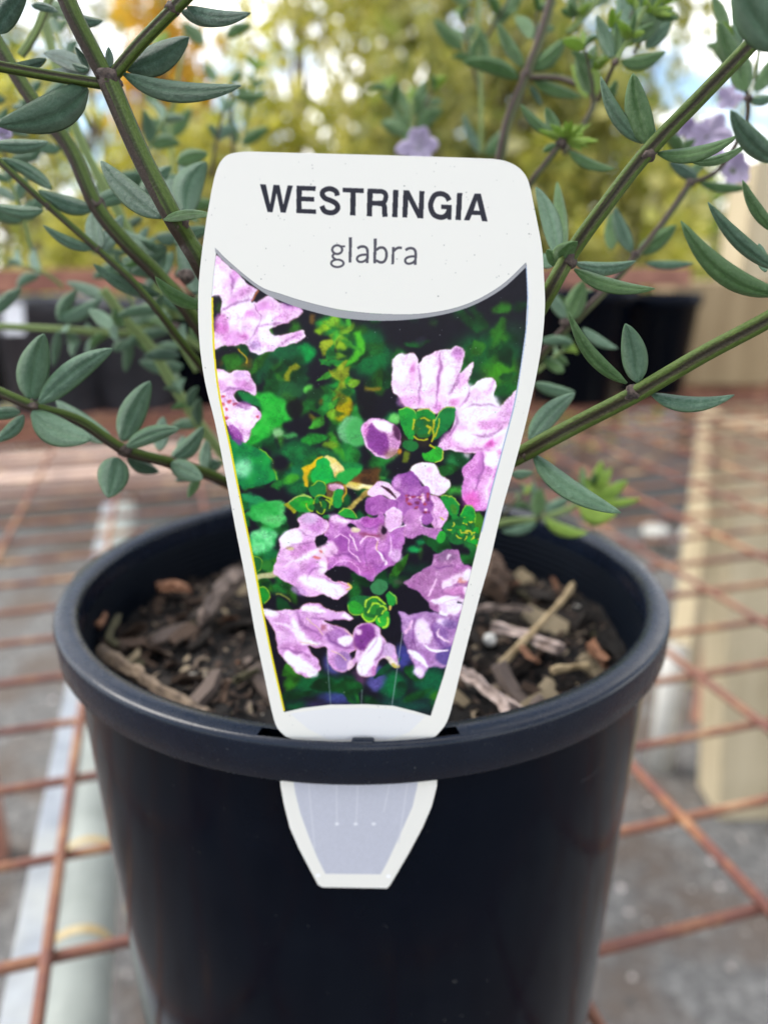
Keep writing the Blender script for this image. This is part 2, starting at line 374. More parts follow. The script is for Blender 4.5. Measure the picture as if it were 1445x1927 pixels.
    def petal(K, pts, a, b, edge=ED, ew=7, soft=.7):
        if edge: S(K, pts, ew, edge, .9, closed=True, a=.5)
        P(K, pts, a, soft, col2=b, mott=.03, grain=.08)
    W, M, D = (234, 226, 240), (188, 140, 203), (140, 76, 164)
    # top left flower
    petal(K4, [(70, 0), (190, 100), (290, 190), (440, 310), (400, 380), (430, 420), (520, 350), (620, 400), (740, 440), (840, 490), (790, 540), (700, 590), (600, 620), (545, 655), (600, 690), (700, 680), (790, 680), (835, 660), (870, 710), (820, 750), (720, 790), (620, 800), (560, 840), (500, 862), (420, 850), (340, 790), (200, 790), (110, 790), (30, 830), (40, 720), (95, 600), (120, 470), (100, 350), (10, 350), (20, 100)], (222, 204, 232), (206, 168, 216))
    for cx, cy, rx, ry, c, r in [(120, 600, 70, 100, (184, 100, 188), 0), (240, 725, 120, 60, (178, 96, 184), 0), (500, 450, 90, 55, (186, 120, 196), -20), (390, 530, 60, 40, (184, 112, 192), 0), (650, 525, 70, 45, (140, 80, 172), -10), (740, 450, 100, 34, (150, 100, 180), 15), (280, 350, 140, 40, (186, 132, 198), -30), (230, 180, 40, 60, (172, 100, 186), 20), (770, 712, 80, 28, (178, 132, 200), -10), (430, 790, 60, 50, (160, 136, 200), 0)]:
        E(K4, cx, cy, rx, ry, c, 3.2, rot=r, a=.95, col2=(196, 140, 208))
    for cx, cy, rx, ry, r in [(80, 220, 60, 140, 0), (540, 720, 110, 50, 10), (480, 830, 60, 26, 0), (260, 500, 40, 130, 30), (520, 560, 140, 22, -32), (430, 610, 100, 24, 40)]: E(K4, cx, cy, rx, ry, W, 2.8, rot=r, a=.75)
    P(K4, [(440, 310), (490, 330), (450, 380), (380, 420)], DK, 1)
    S(K4, [(445, 315), (385, 410)], 14, (190, 110, 60), 1)
    S(K4, [(410, 430), (470, 545)], 4, (120, 70, 130), .4); S(K4, [(470, 545), (430, 700)], 5, (170, 120, 190), .5)
    # left flower
    petal(K4, [(50, 1010), (130, 1000), (210, 1025), (350, 1010), (395, 1080), (440, 1190), (420, 1225), (330, 1190), (260, 1190), (225, 1250), (300, 1300), (380, 1320), (460, 1360), (475, 1420), (400, 1490), (370, 1600), (310, 1645), (240, 1600), (190, 1520), (150, 1440), (100, 1300), (60, 1120)], (220, 196, 230), M)
    for cx, cy, rx, ry, c, r in [(320, 1140, 100, 40, (182, 116, 192), 15), (240, 1570, 50, 100, (136, 62, 164), -25), (320, 1310, 80, 26, (150, 96, 170), 10), (130, 1140, 60, 40, (190, 130, 200), 0), (290, 1060, 60, 30, (180, 140, 205), 0)]: E(K4, cx, cy, rx, ry, c, 2.2, rot=r, a=.8)
    for cx, cy, rx, ry in [(310, 1400, 110, 60), (130, 1050, 80, 36)]: E(K4, cx, cy, rx, ry, W, 2.5, a=.8)
    for cx, cy in [(140, 1240), (130, 1315), (240, 1305), (160, 1420), (190, 1290), (440, 1420), (165, 1350)]: E(K4, cx, cy, 18, 14, (196, 50, 60), 1.2, a=.8)
    # right upper cluster
    petal(K5, [(330, 330), (330, 260), (370, 200), (440, 205), (510, 200), (545, 280), (590, 210), (650, 190), (710, 170), (800, 150), (850, 125), (910, 180), (905, 260), (880, 350), (970, 265), (990, 285), (960, 370), (935, 440), (960, 460), (1040, 390), (1120, 385), (1165, 450), (1140, 530), (1195, 610), (1250, 560), (1400, 450), (1400, 700), (1330, 900), (1260, 1100), (1170, 1110), (1090, 1010), (980, 990), (860, 970), (740, 970), (700, 930), (780, 850), (830, 740), (830, 640), (760, 625), (680, 670), (600, 640), (510, 640), (410, 600), (380, 540), (340, 490)], (226, 208, 234), (212, 176, 220))
    for cx, cy, rx, ry, c, r in [(490, 340, 28, 85, (178, 98, 178), 10), (700, 400, 16, 190, (190, 130, 202), 5), (480, 570, 110, 55, (196, 140, 206), 0), (690, 620, 40, 50, (180, 110, 190), 0), (860, 200, 44, 66, (172, 118, 192), -15), (830, 580, 30, 36, (184, 100, 180), 30), (1110, 455, 20, 66, (178, 130, 200), 25), (1110, 770, 96, 50, (196, 136, 204), 0), (1125, 900, 90, 36, (196, 84, 184), -40), (820, 870, 130, 70, (200, 150, 212), -30), (900, 400, 40, 90, (205, 165, 218), 30), (1230, 700, 50, 140, (190, 140, 206), 20), (980, 960, 160, 20, (170, 100, 180), 5), (1190, 1000, 40, 30, (180, 90, 170), 0)]:
        E(K5, cx, cy, rx, ry, c, 2.8, rot=r, a=.95, col2=(204, 150, 212))
    for cx, cy, rx, ry, r in [(400, 310, 52, 110, 5), (620, 350, 52, 150, 5), (790, 340, 50, 120, 10), (1010, 660, 140, 80, -20), (900, 860, 90, 50, 0), (1060, 430, 60, 40, -30), (880, 500, 110, 30, -30), (1200, 820, 90, 20, -25), (1150, 580, 40, 60, -30)]: E(K5, cx, cy, rx, ry, (238, 232, 242), 3, rot=r, a=.8)
    E(K5, 740, 430, 28, 28, (236, 222, 205), 2, a=.7)
    petal(K5, [(885, 1100), (960, 1040), (1000, 985), (1060, 985), (1090, 1010), (1110, 1080), (1180, 1090), (1190, 1200), (1160, 1380), (1120, 1430), (1000, 1465), (930, 1410), (890, 1290), (905, 1190)], (196, 130, 206), (184, 110, 196), edge=(225, 190, 225))
    E(K5, 1130, 1050, 60, 60, (236, 228, 238), 3); E(K5, 960, 1370, 60, 80, (202, 70, 176), 6, a=.8); E(K5, 1090, 1280, 60, 110, (212, 160, 218), 4, a=.7); E(K5, 1030, 1110, 24, 130, (170, 100, 188), 3, rot=12, a=.7)
    # bud
    petal(K5, [(90, 800), (120, 730), (220, 705), (300, 740), (370, 800), (400, 880), (370, 980), (280, 1030), (190, 1010), (120, 920)], (206, 166, 214), (180, 130, 190), edge=(150, 90, 120))
    E(K5, 215, 880, 85, 135, (128, 60, 152), 1.6, rot=-25, a=.9); E(K5, 255, 775, 90, 42, (240, 228, 240), 2, rot=20); E(K5, 360, 830, 26, 70, (84, 40, 76), 1.5, rot=-20); E(K5, 120, 790, 16, 60, (200, 120, 200), 1.5); E(K5, 330, 990, 60, 30, (150, 110, 80), 3, a=.7); E(K5, 390, 980, 22, 22, (180, 120, 30), 1.5)
    # rosette below it
    P(K5, [(385, 640), (440, 618), (510, 670), (525, 740), (490, 880), (430, 850), (395, 740)], (24, 138, 52), .7, col2=(40, 156, 50)); S(K5, [(385, 640), (440, 618), (510, 665), (525, 730)], 9, (176, 200, 70), .6)
    P(K5, [(518, 660), (600, 638), (660, 675), (650, 760), (540, 760)], (22, 132, 48), .7); S(K5, [(518, 655), (600, 634), (662, 672)], 10, (210, 190, 90), .6)
    P(K5, [(655, 770), (680, 690), (760, 630), (830, 625), (825, 740), (720, 850), (660, 880)], (20, 112, 52), .7, col2=(34, 130, 60)); S(K5, [(655, 750), (685, 688), (760, 628), (828, 622)], 9, (190, 200, 90), .6)
    E(K5, 580, 780, 90, 85, (34, 96, 36), 1)
    E(K5, 480, 930, 70, 46, (28, 104, 48), 1, rot=15); P(K5, [(570, 990), (640, 960), (680, 930), (740, 960), (735, 1020), (670, 1055), (600, 1045)], (44, 162, 44), .8); S(K5, [(745, 970), (735, 1025), (665, 1060)], 10, (196, 200, 70), .6)
    for p in ([(490, 850), (560, 880), (610, 870)], [(640, 900), (660, 840), (650, 720)], [(545, 715), (590, 705), (630, 730)], [(545, 780), (555, 815)], [(670, 860), (700, 780), (705, 710)], [(610, 760), (640, 790), (620, 830)], [(500, 720), (490, 800)], [(620, 920), (680, 950)]): S(K5, p, 15, (176, 172, 30), .6)
    for cx, cy, rx, ry in ((550, 760, 30, 40), (600, 800, 26, 30), (560, 820, 30, 20)): E(K5, cx, cy, rx, ry, (20, 104, 50), .7)
    S(K5, [(440, 1060), (460, 980)], 50, (96, 112, 30), 2)
    # central flower
    petal(K7, [(160, 370), (200, 290), (260, 235), (340, 240), (420, 290), (490, 380), (420, 410), (330, 370), (260, 380)], (224, 200, 228), (202, 166, 210), ew=8)
    S(K7, [(290, 285), (370, 310), (450, 390)], 26, (56, 28, 40), .8, taper=True)
    petal(K7, [(560, 130), (660, 60), (800, 60), (850, 150), (960, 260), (900, 350), (830, 365), (740, 330), (640, 200)], (236, 226, 240), (216, 196, 226), edge=(210, 180, 70), ew=9)
    E(K7, 765, 130, 26, 34, (206, 160, 214), 1.6); S(K7, [(795, 230), (790, 275)], 8, (170, 110, 180), .7)
    petal(K7, [(770, 370), (860, 380), (910, 470), (945, 570), (900, 660), (820, 690), (740, 560), (720, 420)], (212, 168, 216), (192, 138, 204), edge=(200, 170, 80), ew=8)
    petal(K7, [(390, 250), (440, 180), (520, 170), (580, 150), (640, 190), (670, 280), (740, 290), (780, 400), (790, 560), (760, 640), (700, 640), (480, 560), (440, 420), (480, 360)], (158, 100, 182), (138, 78, 166), edge=(210, 150, 210))
    E(K7, 450, 250, 50, 60, (186, 140, 206), 3, a=.8)
    petal(K7, [(130, 480), (160, 400), (260, 375), (400, 400), (470, 440), (400, 530), (330, 560), (200, 550), (140, 520)], (146, 80, 168), (160, 96, 182), edge=(210, 170, 215))
    petal(K7, [(510, 640), (530, 550), (640, 495), (700, 560), (690, 640), (760, 680), (870, 690), (830, 800), (700, 760), (560, 790), (500, 720)], (176, 122, 190), (160, 104, 178), edge=(220, 180, 215), ew=6)
    for k in range(26):
        t = pt.rng.rand(3); E(K7, 540 + t[0] * 260, 360 + t[1] * 260 * (.4 + .6 * t[0]), 10 + 14 * t[2], 8 + 8 * t[0], [(150, 44, 60), (110, 40, 70), (236, 200, 215), (176, 70, 76)][k % 4], .9, a=.85)
    petal(K7, [(325, 600), (400, 485), (480, 540), (512, 620), (430, 680), (370, 720), (330, 690)], (190, 146, 204), (204, 166, 214), edge=(232, 208, 230), ew=6)
    # right rosette
    P(K7, [(880, 370), (960, 375), (1050, 460), (1040, 560), (960, 560), (910, 470)], (26, 134, 52), .7); S(K7, [(880, 368), (965, 374), (1055, 470)], 9, (170, 196, 60), .6); E(K7, 1000, 500, 34, 56, (60, 130, 40), 1, rot=-30)
    E(K7, 1240, 660, 60, 110, (60, 120, 30), 2)
    E(K7, 1130, 570, 76, 82, (22, 146, 52), .7); S(K7, [(1060, 560), (1090, 500), (1160, 485), (1205, 560), (1200, 640)], 8, (130, 190, 50), .5)
    E(K7, 1050, 720, 170, 130, (24, 92, 42), 1.5, mott=.15); E(K7, 1180, 830, 90, 90, (30, 100, 44), 1.5, mott=.15); E(K7, 870, 780, 42, 55, (40, 156, 50), .8)
    for k in range(34):
        t = pt.rng.rand(4); x, y = 900 + t[0] * 330, 580 + t[1] * 300 * (.5 + .5 * t[0]); an = t[2] * 3.1
        if k % 2: E(K7, x, y, 20 + 20 * t[3], 16 + 12 * t[3], (26, 104 + int(50 * t[0]), 46), .6, rot=an * 57)
        else: S(K7, [(x, y), (x + 26 * math.cos(an), y + 20 * math.sin(an)), (x + 56 * math.cos(an + .4), y + 50 * math.sin(an + .4))], 16, (196, 190, 40), .5, taper=True)
    # lower middle pair
    petal(K6, [(880, 850), (930, 720), (1000, 660), (1110, 710), (1210, 700), (1270, 670), (1370, 690), (1430, 650), (1460, 680), (1450, 760), (1500, 830), (1560, 790), (1640, 780), (1655, 880), (1625, 1053), (1565, 1143), (1485, 1183), (1400, 1240), (1315, 1303), (1220, 1240), (1110, 1180), (1050, 1160), (960, 1170), (905, 1190), (880, 1100), (850, 1000), (900, 920)], (174, 112, 192), (154, 88, 178), edge=(212, 170, 180))
    for cx, cy, rx, ry, c, r in [(1050, 940, 70, 90, (146, 74, 170), 0), (1300, 1000, 90, 110, (170, 104, 192), 0), (980, 700, 60, 40, (214, 180, 222), 20), (1340, 730, 110, 50, (164, 74, 180), 0), (1550, 920, 70, 140, (164, 100, 188), 10), (1570, 1050, 70, 70, (190, 160, 210), 0), (1250, 1180, 140, 60, (168, 90, 180), 20), (1000, 1100, 110, 40, (188, 124, 202), 0), (930, 1000, 80, 70, (222, 190, 224), 0), (1430, 830, 40, 90, (150, 110, 140), 0), (1320, 860, 120, 20, (140, 60, 90), 5), (1060, 720, 60, 24, (236, 220, 236), 20)]:
        E(K6, cx, cy, rx, ry, c, 2.6, rot=r, a=.75)
    E(K6, 1150, 780, 45, 22, DK, 1, rot=15); E(K6, 1185, 810, 36, 26, (226, 206, 170), 1.2); P(K6, [(1440, 760), (1470, 800), (1450, 850), (1430, 820)], (40, 20, 40), 1)
    for p, w, c in ([(980, 890), (1040, 840), (1110, 900), (1120, 1010), (1220, 1120)], 9, (226, 190, 230)), ([(1220, 950), (1260, 890), (1320, 870), (1390, 920), (1390, 1010)], 9, (226, 190, 226)), ([(1390, 1010), (1440, 1090), (1480, 1160)], 20, (228, 208, 232)), ([(1130, 850), (1165, 930), (1190, 1020)], 11, (240, 216, 224)), ([(960, 1170), (1050, 1120), (1150, 1140), (1230, 1230)], 9, (205, 150, 215)), ([(1500, 820), (1570, 780), (1660, 760)], 12, (232, 210, 232)), ([(1395, 930), (1400, 1010)], 8, (220, 170, 90)): S(K6, p, w, c, .7)
    petal(K6, [(390, 1200), (420, 1060), (450, 980), (460, 880), (540, 800), (620, 770), (640, 700), (700, 655), (800, 650), (860, 710), (915, 740), (890, 830), (790, 890), (800, 970), (850, 1010), (900, 1100), (905, 1200), (890, 1240), (960, 1300), (1060, 1310), (1130, 1370), (1080, 1440), (1000, 1480), (920, 1460), (860, 1440), (740, 1455), (660, 1430), (560, 1330), (460, 1290), (400, 1250)], (206, 166, 216), (190, 140, 204))
    for cx, cy, rx, ry, c, r in [(640, 1000, 140, 44, (176, 112, 190), -25), (810, 770, 70, 60, (172, 110, 190), -20), (740, 1170, 120, 50, (176, 116, 194), -15), (560, 1240, 110, 60, (178, 128, 198), 10), (740, 700, 90, 50, (172, 150, 196), -10), (630, 1400, 80, 40, (156, 120, 190), 20), (840, 1030, 50, 60, (226, 190, 210), 0)]: E(K6, cx, cy, rx, ry, c, 3, rot=r, a=.8)
    for cx, cy, rx, ry, r in [(560, 880, 110, 80, -20), (900, 1370, 180, 70, 18), (740, 1300, 110, 50, 10), (700, 1060, 130, 24, -30), (860, 1180, 40, 60, 0)]: E(K6, cx, cy, rx, ry, (238, 234, 243), 3, rot=r, a=.85)
    for cx, cy in [(840, 1020), (800, 1080), (820, 1090), (780, 1070)]: E(K6, cx, cy, 16, 12, (206, 96, 80), 1, a=.8)
    E(K6, 540, 985, 44, 20, (200, 180, 120), 1.4, rot=15); S(K6, [(560, 890), (620, 830), (720, 800)], 5, (170, 160, 190), .6, a=.6)
    S(K6, [(1000, 1300), (1060, 1330), (1110, 1360)], 14, (190, 110, 150), .8); S(K6, [(1100, 1330), (1135, 1375), (1085, 1390)], 14, (214, 180, 70), .7)
    P(K6, [(790, 920), (840, 860), (900, 880), (890, 930), (820, 970)], DK, .8)
    # right lower flowers
    petal(K7, [(770, 1060), (810, 960), (900, 910), (1030, 895), (1060, 980), (1110, 1060), (1230, 1090), (1200, 1300), (1150, 1560), (860, 1520), (740, 1390), (640, 1290), (520, 1220), (680, 1120)], (164, 116, 178), (146, 94, 160), edge=(150, 110, 140))
    E(K7, 930, 970, 100, 60, (134, 100, 150), 3); S(K7, [(960, 940), (930, 1005)], 20, (200, 180, 205), 1); S(K7, [(830, 1190), (745, 1350)], 18, (206, 170, 212), .8); S(K7, [(520, 1220), (400, 1200)], 40, (110, 96, 84), 4, a=.6)
    for cx, cy, rx, ry, c, r in [(1010, 1180, 130, 36, (224, 200, 228), -25), (940, 1240, 60, 60, (216, 190, 224), 0), (1020, 1300, 120, 40, (184, 120, 190), 0), (1060, 1080, 80, 30, (170, 110, 186), -10), (1080, 1200, 40, 30, (224, 150, 130), 20), (1120, 1300, 30, 40, (230, 220, 238), 0), (900, 1390, 120, 36, (232, 226, 242), -10), (1030, 1430, 70, 70, (228, 222, 242), 0), (1120, 1150, 40, 60, (230, 222, 236), 20)]: E(K7, cx, cy, rx, ry, c, 1.8, rot=r, a=.85)
    petal(K8, [(1000, 330), (980, 250), (1060, 270), (1200, 250), (1290, 290), (1420, 290), (1400, 450), (1330, 600), (1260, 640), (1180, 630), (1150, 690), (1100, 703), (1065, 600), (1020, 500), (1000, 400)], (164, 130, 192), (140, 104, 172), edge=None, soft=1.5)
    for cx, cy, rx, ry, c, r in [(1140, 390, 54, 90, (222, 206, 232), -15), (1260, 420, 50, 100, (130, 100, 176), -20), (1180, 560, 60, 50, (150, 110, 180), 0), (1300, 560, 80, 60, (84, 74, 146), 0), (1115, 665, 38, 34, (214, 204, 238), 0), (1270, 330, 40, 20, (220, 210, 235), 30), (1290, 230, 40, 60, (206, 186, 224), 0), (1350, 220, 60, 70, (222, 214, 238), 0), (1330, 340, 60, 30, (120, 100, 170), 0)]: E(K8, cx, cy, rx, ry, c, 2.6, rot=r, a=.85)
    S(K8, [(1035, 520), (1090, 560), (1175, 630)], 34, (232, 228, 242), 1.5, taper=True); S(K8, [(1150, 480), (1210, 520), (1312, 520)], 20, (236, 224, 238), 1, taper=True); S(K8, [(1240, 370), (1260, 430), (1330, 470)], 16, (226, 200, 220), 1, taper=True); S(K8, [(1065, 320), (1015, 405)], 18, (200, 160, 206), 1)
    S(K8, [(1260, 190), (1420, 180)], 18, (238, 230, 242), 1.2); S(K8, [(1250, 265), (1310, 285)], 22, (236, 228, 242), 1); S(K8, [(1380, 190), (1410, 200)], 14, DK, 1)
    # bottom left flower
    petal(K8, [(50, 230), (130, 250), (280, 240), (330, 205), (420, 200), (500, 235), (600, 260), (660, 290), (640, 315), (520, 310), (470, 320), (600, 370), (680, 430), (708, 500), (640, 530), (655, 600), (610, 660), (560, 660), (500, 600), (490, 510), (430, 500), (360, 500), (400, 550), (440, 620), (440, 660), (350, 700), (280, 660), (200, 580), (150, 520), (150, 450), (110, 340)], (196, 156, 210), (178, 130, 198))
    for cx, cy, rx, ry, c, r in [(190, 330, 70, 60, (184, 138, 200), 0), (585, 440, 100, 60, (146, 100, 178), 15), (600, 590, 60, 70, (132, 106, 176), 0), (400, 400, 80, 34, (172, 118, 190), 20), (280, 510, 110, 40, (176, 120, 192), 20), (550, 290, 90, 18, (190, 150, 210), 8), (470, 370, 20, 24, (150, 80, 100), 0), (210, 440, 60, 40, (186, 140, 204), 0)]: E(K8, cx, cy, rx, ry, c, 2.4, rot=r, a=.8)
    for cx, cy, rx, ry, r in [(310, 615, 140, 44, 32), (390, 240, 90, 22, 10), (380, 470, 70, 14, -5), (620, 450, 60, 34, -15), (100, 260, 60, 24, 20), (290, 380, 24, 90, -30), (620, 290, 34, 12, 20)]: E(K8, cx, cy, rx, ry, (238, 234, 243), 2.2, rot=r, a=.88)
    for p in ([(345, 300), (400, 350), (470, 420)], [(430, 470), (380, 480), (300, 460)], [(600, 380), (690, 440), (705, 500)], [(520, 520), (570, 540), (620, 590)]): S(K8, p, 6, (226, 190, 150), .6)
    # bottom middle flower
    petal(K8, [(660, 400), (700, 340), (780, 330), (850, 390), (890, 460), (940, 490), (975, 620), (920, 610), (860, 570), (810, 640), (790, 690), (740, 703), (700, 660), (690, 600), (640, 660), (650, 600), (690, 520)], (190, 156, 208), (168, 126, 190))
    E(K8, 745, 430, 75, 95, (124, 62, 146), 2.5, rot=15); E(K8, 705, 390, 22, 24, (206, 170, 214), 1.5); E(K8, 790, 540, 42, 130, (240, 236, 244), 2.4, rot=28); E(K8, 730, 640, 34, 56, (234, 228, 240), 2); E(K8, 800, 650, 16, 40, (170, 110, 180), 1.2); E(K8, 900, 510, 40, 50, (170, 146, 196), 2); S(K8, [(880, 560), (970, 620)], 44, (222, 206, 190), 1.4, taper=True); E(K8, 955, 618, 26, 12, (196, 178, 80), 1, rot=35); E(K8, 640, 620, 20, 40, (206, 170, 200), 1.5, rot=20)
    # bottom rosette
    E(K8, 710, 200, 88, 58, (28, 104, 50), .9, rot=-15); E(K8, 680, 228, 52, 42, (44, 148, 44), .8, rot=20); S(K8, [(628, 215), (650, 265), (720, 270)], 7, (150, 190, 60), .5)
    E(K8, 833, 90, 60, 56, (52, 116, 70), .7); E(K8, 925, 172, 38, 52, (34, 140, 52), .7, rot=-12); S(K8, [(905, 125), (955, 150), (965, 210)], 7, (150, 190, 60), .5)
    E(K8, 870, 310, 54, 66, (44, 160, 52), .8, rot=15); E(K8, 775, 285, 58, 44, (66, 150, 40), .8, rot=25); E(K8, 815, 230, 78, 70, (30, 96, 40), .8)
    for p in ([(745, 230), (760, 180), (820, 160), (880, 200)], [(725, 260), (740, 310), (790, 325), (830, 280)], [(860, 215), (885, 240), (860, 275)], [(790, 210), (830, 200), (860, 230)], [(770, 260), (790, 215), (800, 200)], [(840, 300), (850, 340)], [(910, 290), (905, 340), (860, 370)]): S(K8, p, 13, (166, 206, 50), .6)
    for cx, cy, rx, ry in ((800, 245, 22, 26), (835, 225, 18, 16), (800, 185, 26, 16)): E(K8, cx, cy, rx, ry, (40, 128, 44), .7)
    E(K8, 915, 232, 14, 18, (206, 190, 90), .8)
    SH, HI = (112, 62, 140), (244, 238, 248)
    for K, pts, w, c in [
        (K4, [(120, 480), (250, 420), (400, 390)], 26, SH), (K4, [(340, 780), (440, 650), (560, 600), (700, 590)], 20, SH), (K4, [(380, 430), (300, 560), (280, 700)], 22, HI), (K4, [(600, 620), (520, 560), (560, 480)], 18, HI), (K4, [(180, 150), (230, 240), (200, 330)], 24, SH), (K4, [(640, 790), (700, 740), (830, 700)], 14, SH),
        (K4, [(100, 1200), (220, 1170), (400, 1190)], 20, SH), (K4, [(200, 1260), (280, 1330), (400, 1350)], 18, SH), (K4, [(150, 1440), (230, 1460), (300, 1560)], 16, HI),
        (K5, [(545, 285), (560, 420), (540, 600)], 20, SH), (K5, [(705, 190), (720, 300), (690, 440), (680, 640)], 22, SH), (K5, [(880, 350), (830, 440), (780, 520)], 22, SH), (K5, [(940, 460), (930, 540), (860, 620)], 20, SH), (K5, [(1195, 615), (1050, 600), (900, 640)], 18, SH), (K5, [(840, 640), (850, 750), (780, 860)], 26, SH), (K5, [(1230, 780), (1120, 840), (960, 850)], 20, SH), (K5, [(960, 480), (1060, 420), (1130, 420)], 16, HI), (K5, [(900, 700), (1050, 700), (1200, 650)], 26, HI), (K5, [(1060, 1000), (1050, 1150), (980, 1300)], 20, SH), (K5, [(1160, 1120), (1100, 1250), (1090, 1400)], 16, HI),
        (K7, [(560, 150), (650, 220), (680, 290)], 18, SH), (K7, [(770, 380), (800, 520), (830, 680)], 16, SH), (K7, [(700, 560), (690, 640), (780, 690)], 14, HI), (K7, [(400, 400), (450, 450), (410, 530)], 16, SH), (K7, [(400, 250), (470, 330), (520, 380)], 14, SH), (K7, [(340, 560), (400, 490), (480, 540)], 12, HI),
        (K6, [(460, 1000), (600, 950), (780, 920)], 16, SH), (K6, [(480, 1160), (640, 1090), (800, 1010)], 22, HI), (K6, [(700, 1290), (760, 1200), (890, 1180)], 16, SH), (K6, [(620, 790), (700, 850), (790, 890)], 14, SH), (K6, [(860, 1250), (960, 1320), (1060, 1330)], 12, SH), (K6, [(920, 1000), (1000, 1060), (1110, 1060), (1220, 1150)], 18, SH), (K6, [(1290, 900), (1270, 1020), (1290, 1160)], 16, SH), (K6, [(1420, 1000), (1460, 1100), (1420, 1200)], 16, SH), (K6, [(1180, 720), (1290, 790), (1440, 740)], 14, SH), (K6, [(1500, 850), (1530, 960), (1500, 1090)], 18, HI),
        (K8, [(280, 250), (330, 350), (450, 430)], 14, SH), (K8, [(120, 330), (230, 350), (300, 440), (440, 480)], 16, HI), (K8, [(160, 500), (280, 530), (400, 560)], 12, SH), (K8, [(360, 300), (480, 310), (620, 310)], 9, SH), (K8, [(480, 400), (560, 480), (690, 500)], 12, SH), (K8, [(500, 340), (570, 380), (600, 420)], 10, SH), (K8, [(830, 390), (820, 470), (740, 560)], 10, SH), (K8, [(870, 470), (860, 540), (800, 600)], 12, SH),
        (K8, [(1080, 300), (1070, 420), (1100, 520)], 14, SH), (K8, [(1200, 330), (1230, 440), (1300, 500)], 14, SH), (K7, [(780, 1070), (900, 1080), (1010, 1060)], 16, SH), (K7, [(860, 1330), (940, 1260), (1100, 1230)], 14, SH), (K7, [(900, 1420), (1000, 1390), (1100, 1400)], 10, SH)]:
        S(K, pts, w, c, 1.4, taper=True, a=.55)
    # organic wobble of every outline, deeper tonal range
    a, b = pt.noise(int(16 * pt.ppx)) - .5, pt.noise(int(16 * pt.ppx)) - .5
    c, d = pt.noise(int(5 * pt.ppx)) - .5, pt.noise(int(5 * pt.ppx)) - .5
    Y, X = np.mgrid[0:pt.H, 0:pt.W]
    X2 = np.clip(X + (a * 7 + c * 1.8) * pt.ppx, 0, pt.W - 1).astype(int); Y2 = np.clip(Y + (b * 7 + d * 1.8) * pt.ppx, 0, pt.H - 1).astype(int)
    pt.im = pt.im[Y2, X2]
    lum = pt.im.mean(2, keepdims=True)
    t1 = (pt.noise(int(9 * pt.ppx)) - .5)[..., None]; t2 = (pt.noise(int(3 * pt.ppx)) - .5)[..., None]
    pt.im = np.clip(pt.im * (1 + .10 * t1 + .04 * t2), 0, 1)
    L_ = pt.im.mean(2, keepdims=True); spk = np.clip((pt.noise(int(2.2 * pt.ppx)) * .6 + pt.noise(int(14 * pt.ppx)) * .5 - .60) * 5, 0, 1)[..., None]
    pt.im = pt.im + (np.array([.95, .93, .97]) - pt.im) * spk * np.clip((L_ - .40) * 3, 0, 1) * .26
    drk = np.clip((pt.noise(int(2.6 * pt.ppx)) * .6 + pt.noise(int(18 * pt.ppx)) * .5 - .62) * 5, 0, 1)[..., None]
    pt.im = pt.im * (1 - .13 * drk * np.array([.7, 1.1, .7]))
    pur = np.clip((pt.im[..., 2:3] - pt.im[..., 1:2]) * 5, 0, 1) * np.clip((L_ - .3) * 4, 0, 1)
    pt.im = pt.im + pur * np.array([.045, .020, .0]) 
    l3 = pt.im.mean(2, keepdims=True); ctr = (l3 - .66) * 1.40 + .66 + (pt.im - l3) * .92 + np.array([.025, .0, -.012]); pt.im = pt.im * (1 - pur) + np.clip(ctr, 0, 1) * pur
    soft = np.stack([pt.blur(pt.im[..., i].astype(np.float32), .8 * pt.ppx) for i in range(3)], -1); pt.im = soft
    pt.im = np.clip(lum * .0 + (pt.im - .42) * 1.10 + .45, 0, 1)
    for p, c in (([(488, 515), (500, 700), (514, 890)], (120, 136, 140)), ([(727, 785), (723, 890)], (120, 140, 134)), ([(1002, 395), (965, 650), (928, 905)], (158, 162, 166))): S(K8, p, 6, c, .5, a=.75)
    yy, xx = np.mgrid[0:pt.H, 0:pt.W].astype(np.float32)
    f = 2 * math.pi / (2.15 * pt.ppx)
    d = np.sin((xx * .94 + yy * .34) * f) * np.sin((yy * .94 - xx * .34) * f)
    lum = pt.im.mean(2, keepdims=True)
    pt.im = np.clip(pt.im * (1 + .17 * d[..., None]) + .045 * d[..., None] * (1 - lum), 0, 1)
    pic = np.clip(pt.im, 0, 1)
    r = pt.mask([KP(PANEL)], .5)
    m, (x0, y0, x1, y1) = r
    pt.im = save
    sl = (slice(y0, y1), slice(x0, x1))
    pt.im[sl] = pt.im[sl] * (1 - m[..., None]) + pic[sl] * m[..., None]
    S(KP, [(399, 560), (400, 615), (404, 680), (413, 748), (433, 842), (451, 932), (476, 1052), (491, 1132), (511, 1232), (535, 1338)], 3.4, (232, 214, 20), .5)
    S(KP, [(991, 500), (994, 560), (991, 620), (981, 690), (969, 760), (950, 832), (926, 922), (906, 1002)], 1.6, (120, 150, 200), .6, a=.8)
    # white cap and grey band
    P(KP, [(380, 440)] + smooth(ARC_UP, False, 5) + [(1015, 470), (1015, 300), (380, 300)], WHITE, .4, sm=False)
    band = [smooth(ARC_UP, False, 5) + smooth(ARC_LO, False, 5)]
    pt.fill(band, (158, 158, 160), .5 * pt.ppx)
    r = pt.mask(band, .5); m, (x0, y0, x1, y1) = r; sl = (slice(y0, y1), slice(x0, x1))
    dd = np.sin((xx[sl] + yy[sl]) * f) * np.sin((yy[sl] - xx[sl]) * f)
    pt.im[sl] = np.clip(pt.im[sl] + (.22 * dd * m)[..., None], 0, 1)
    # lettering
    INK, GRY = (33, 33, 45), (78, 76, 84)
    def L(K, *cs, c=INK): pt.fill([K(list(q)) for q in cs], c, .42 * pt.ppx)
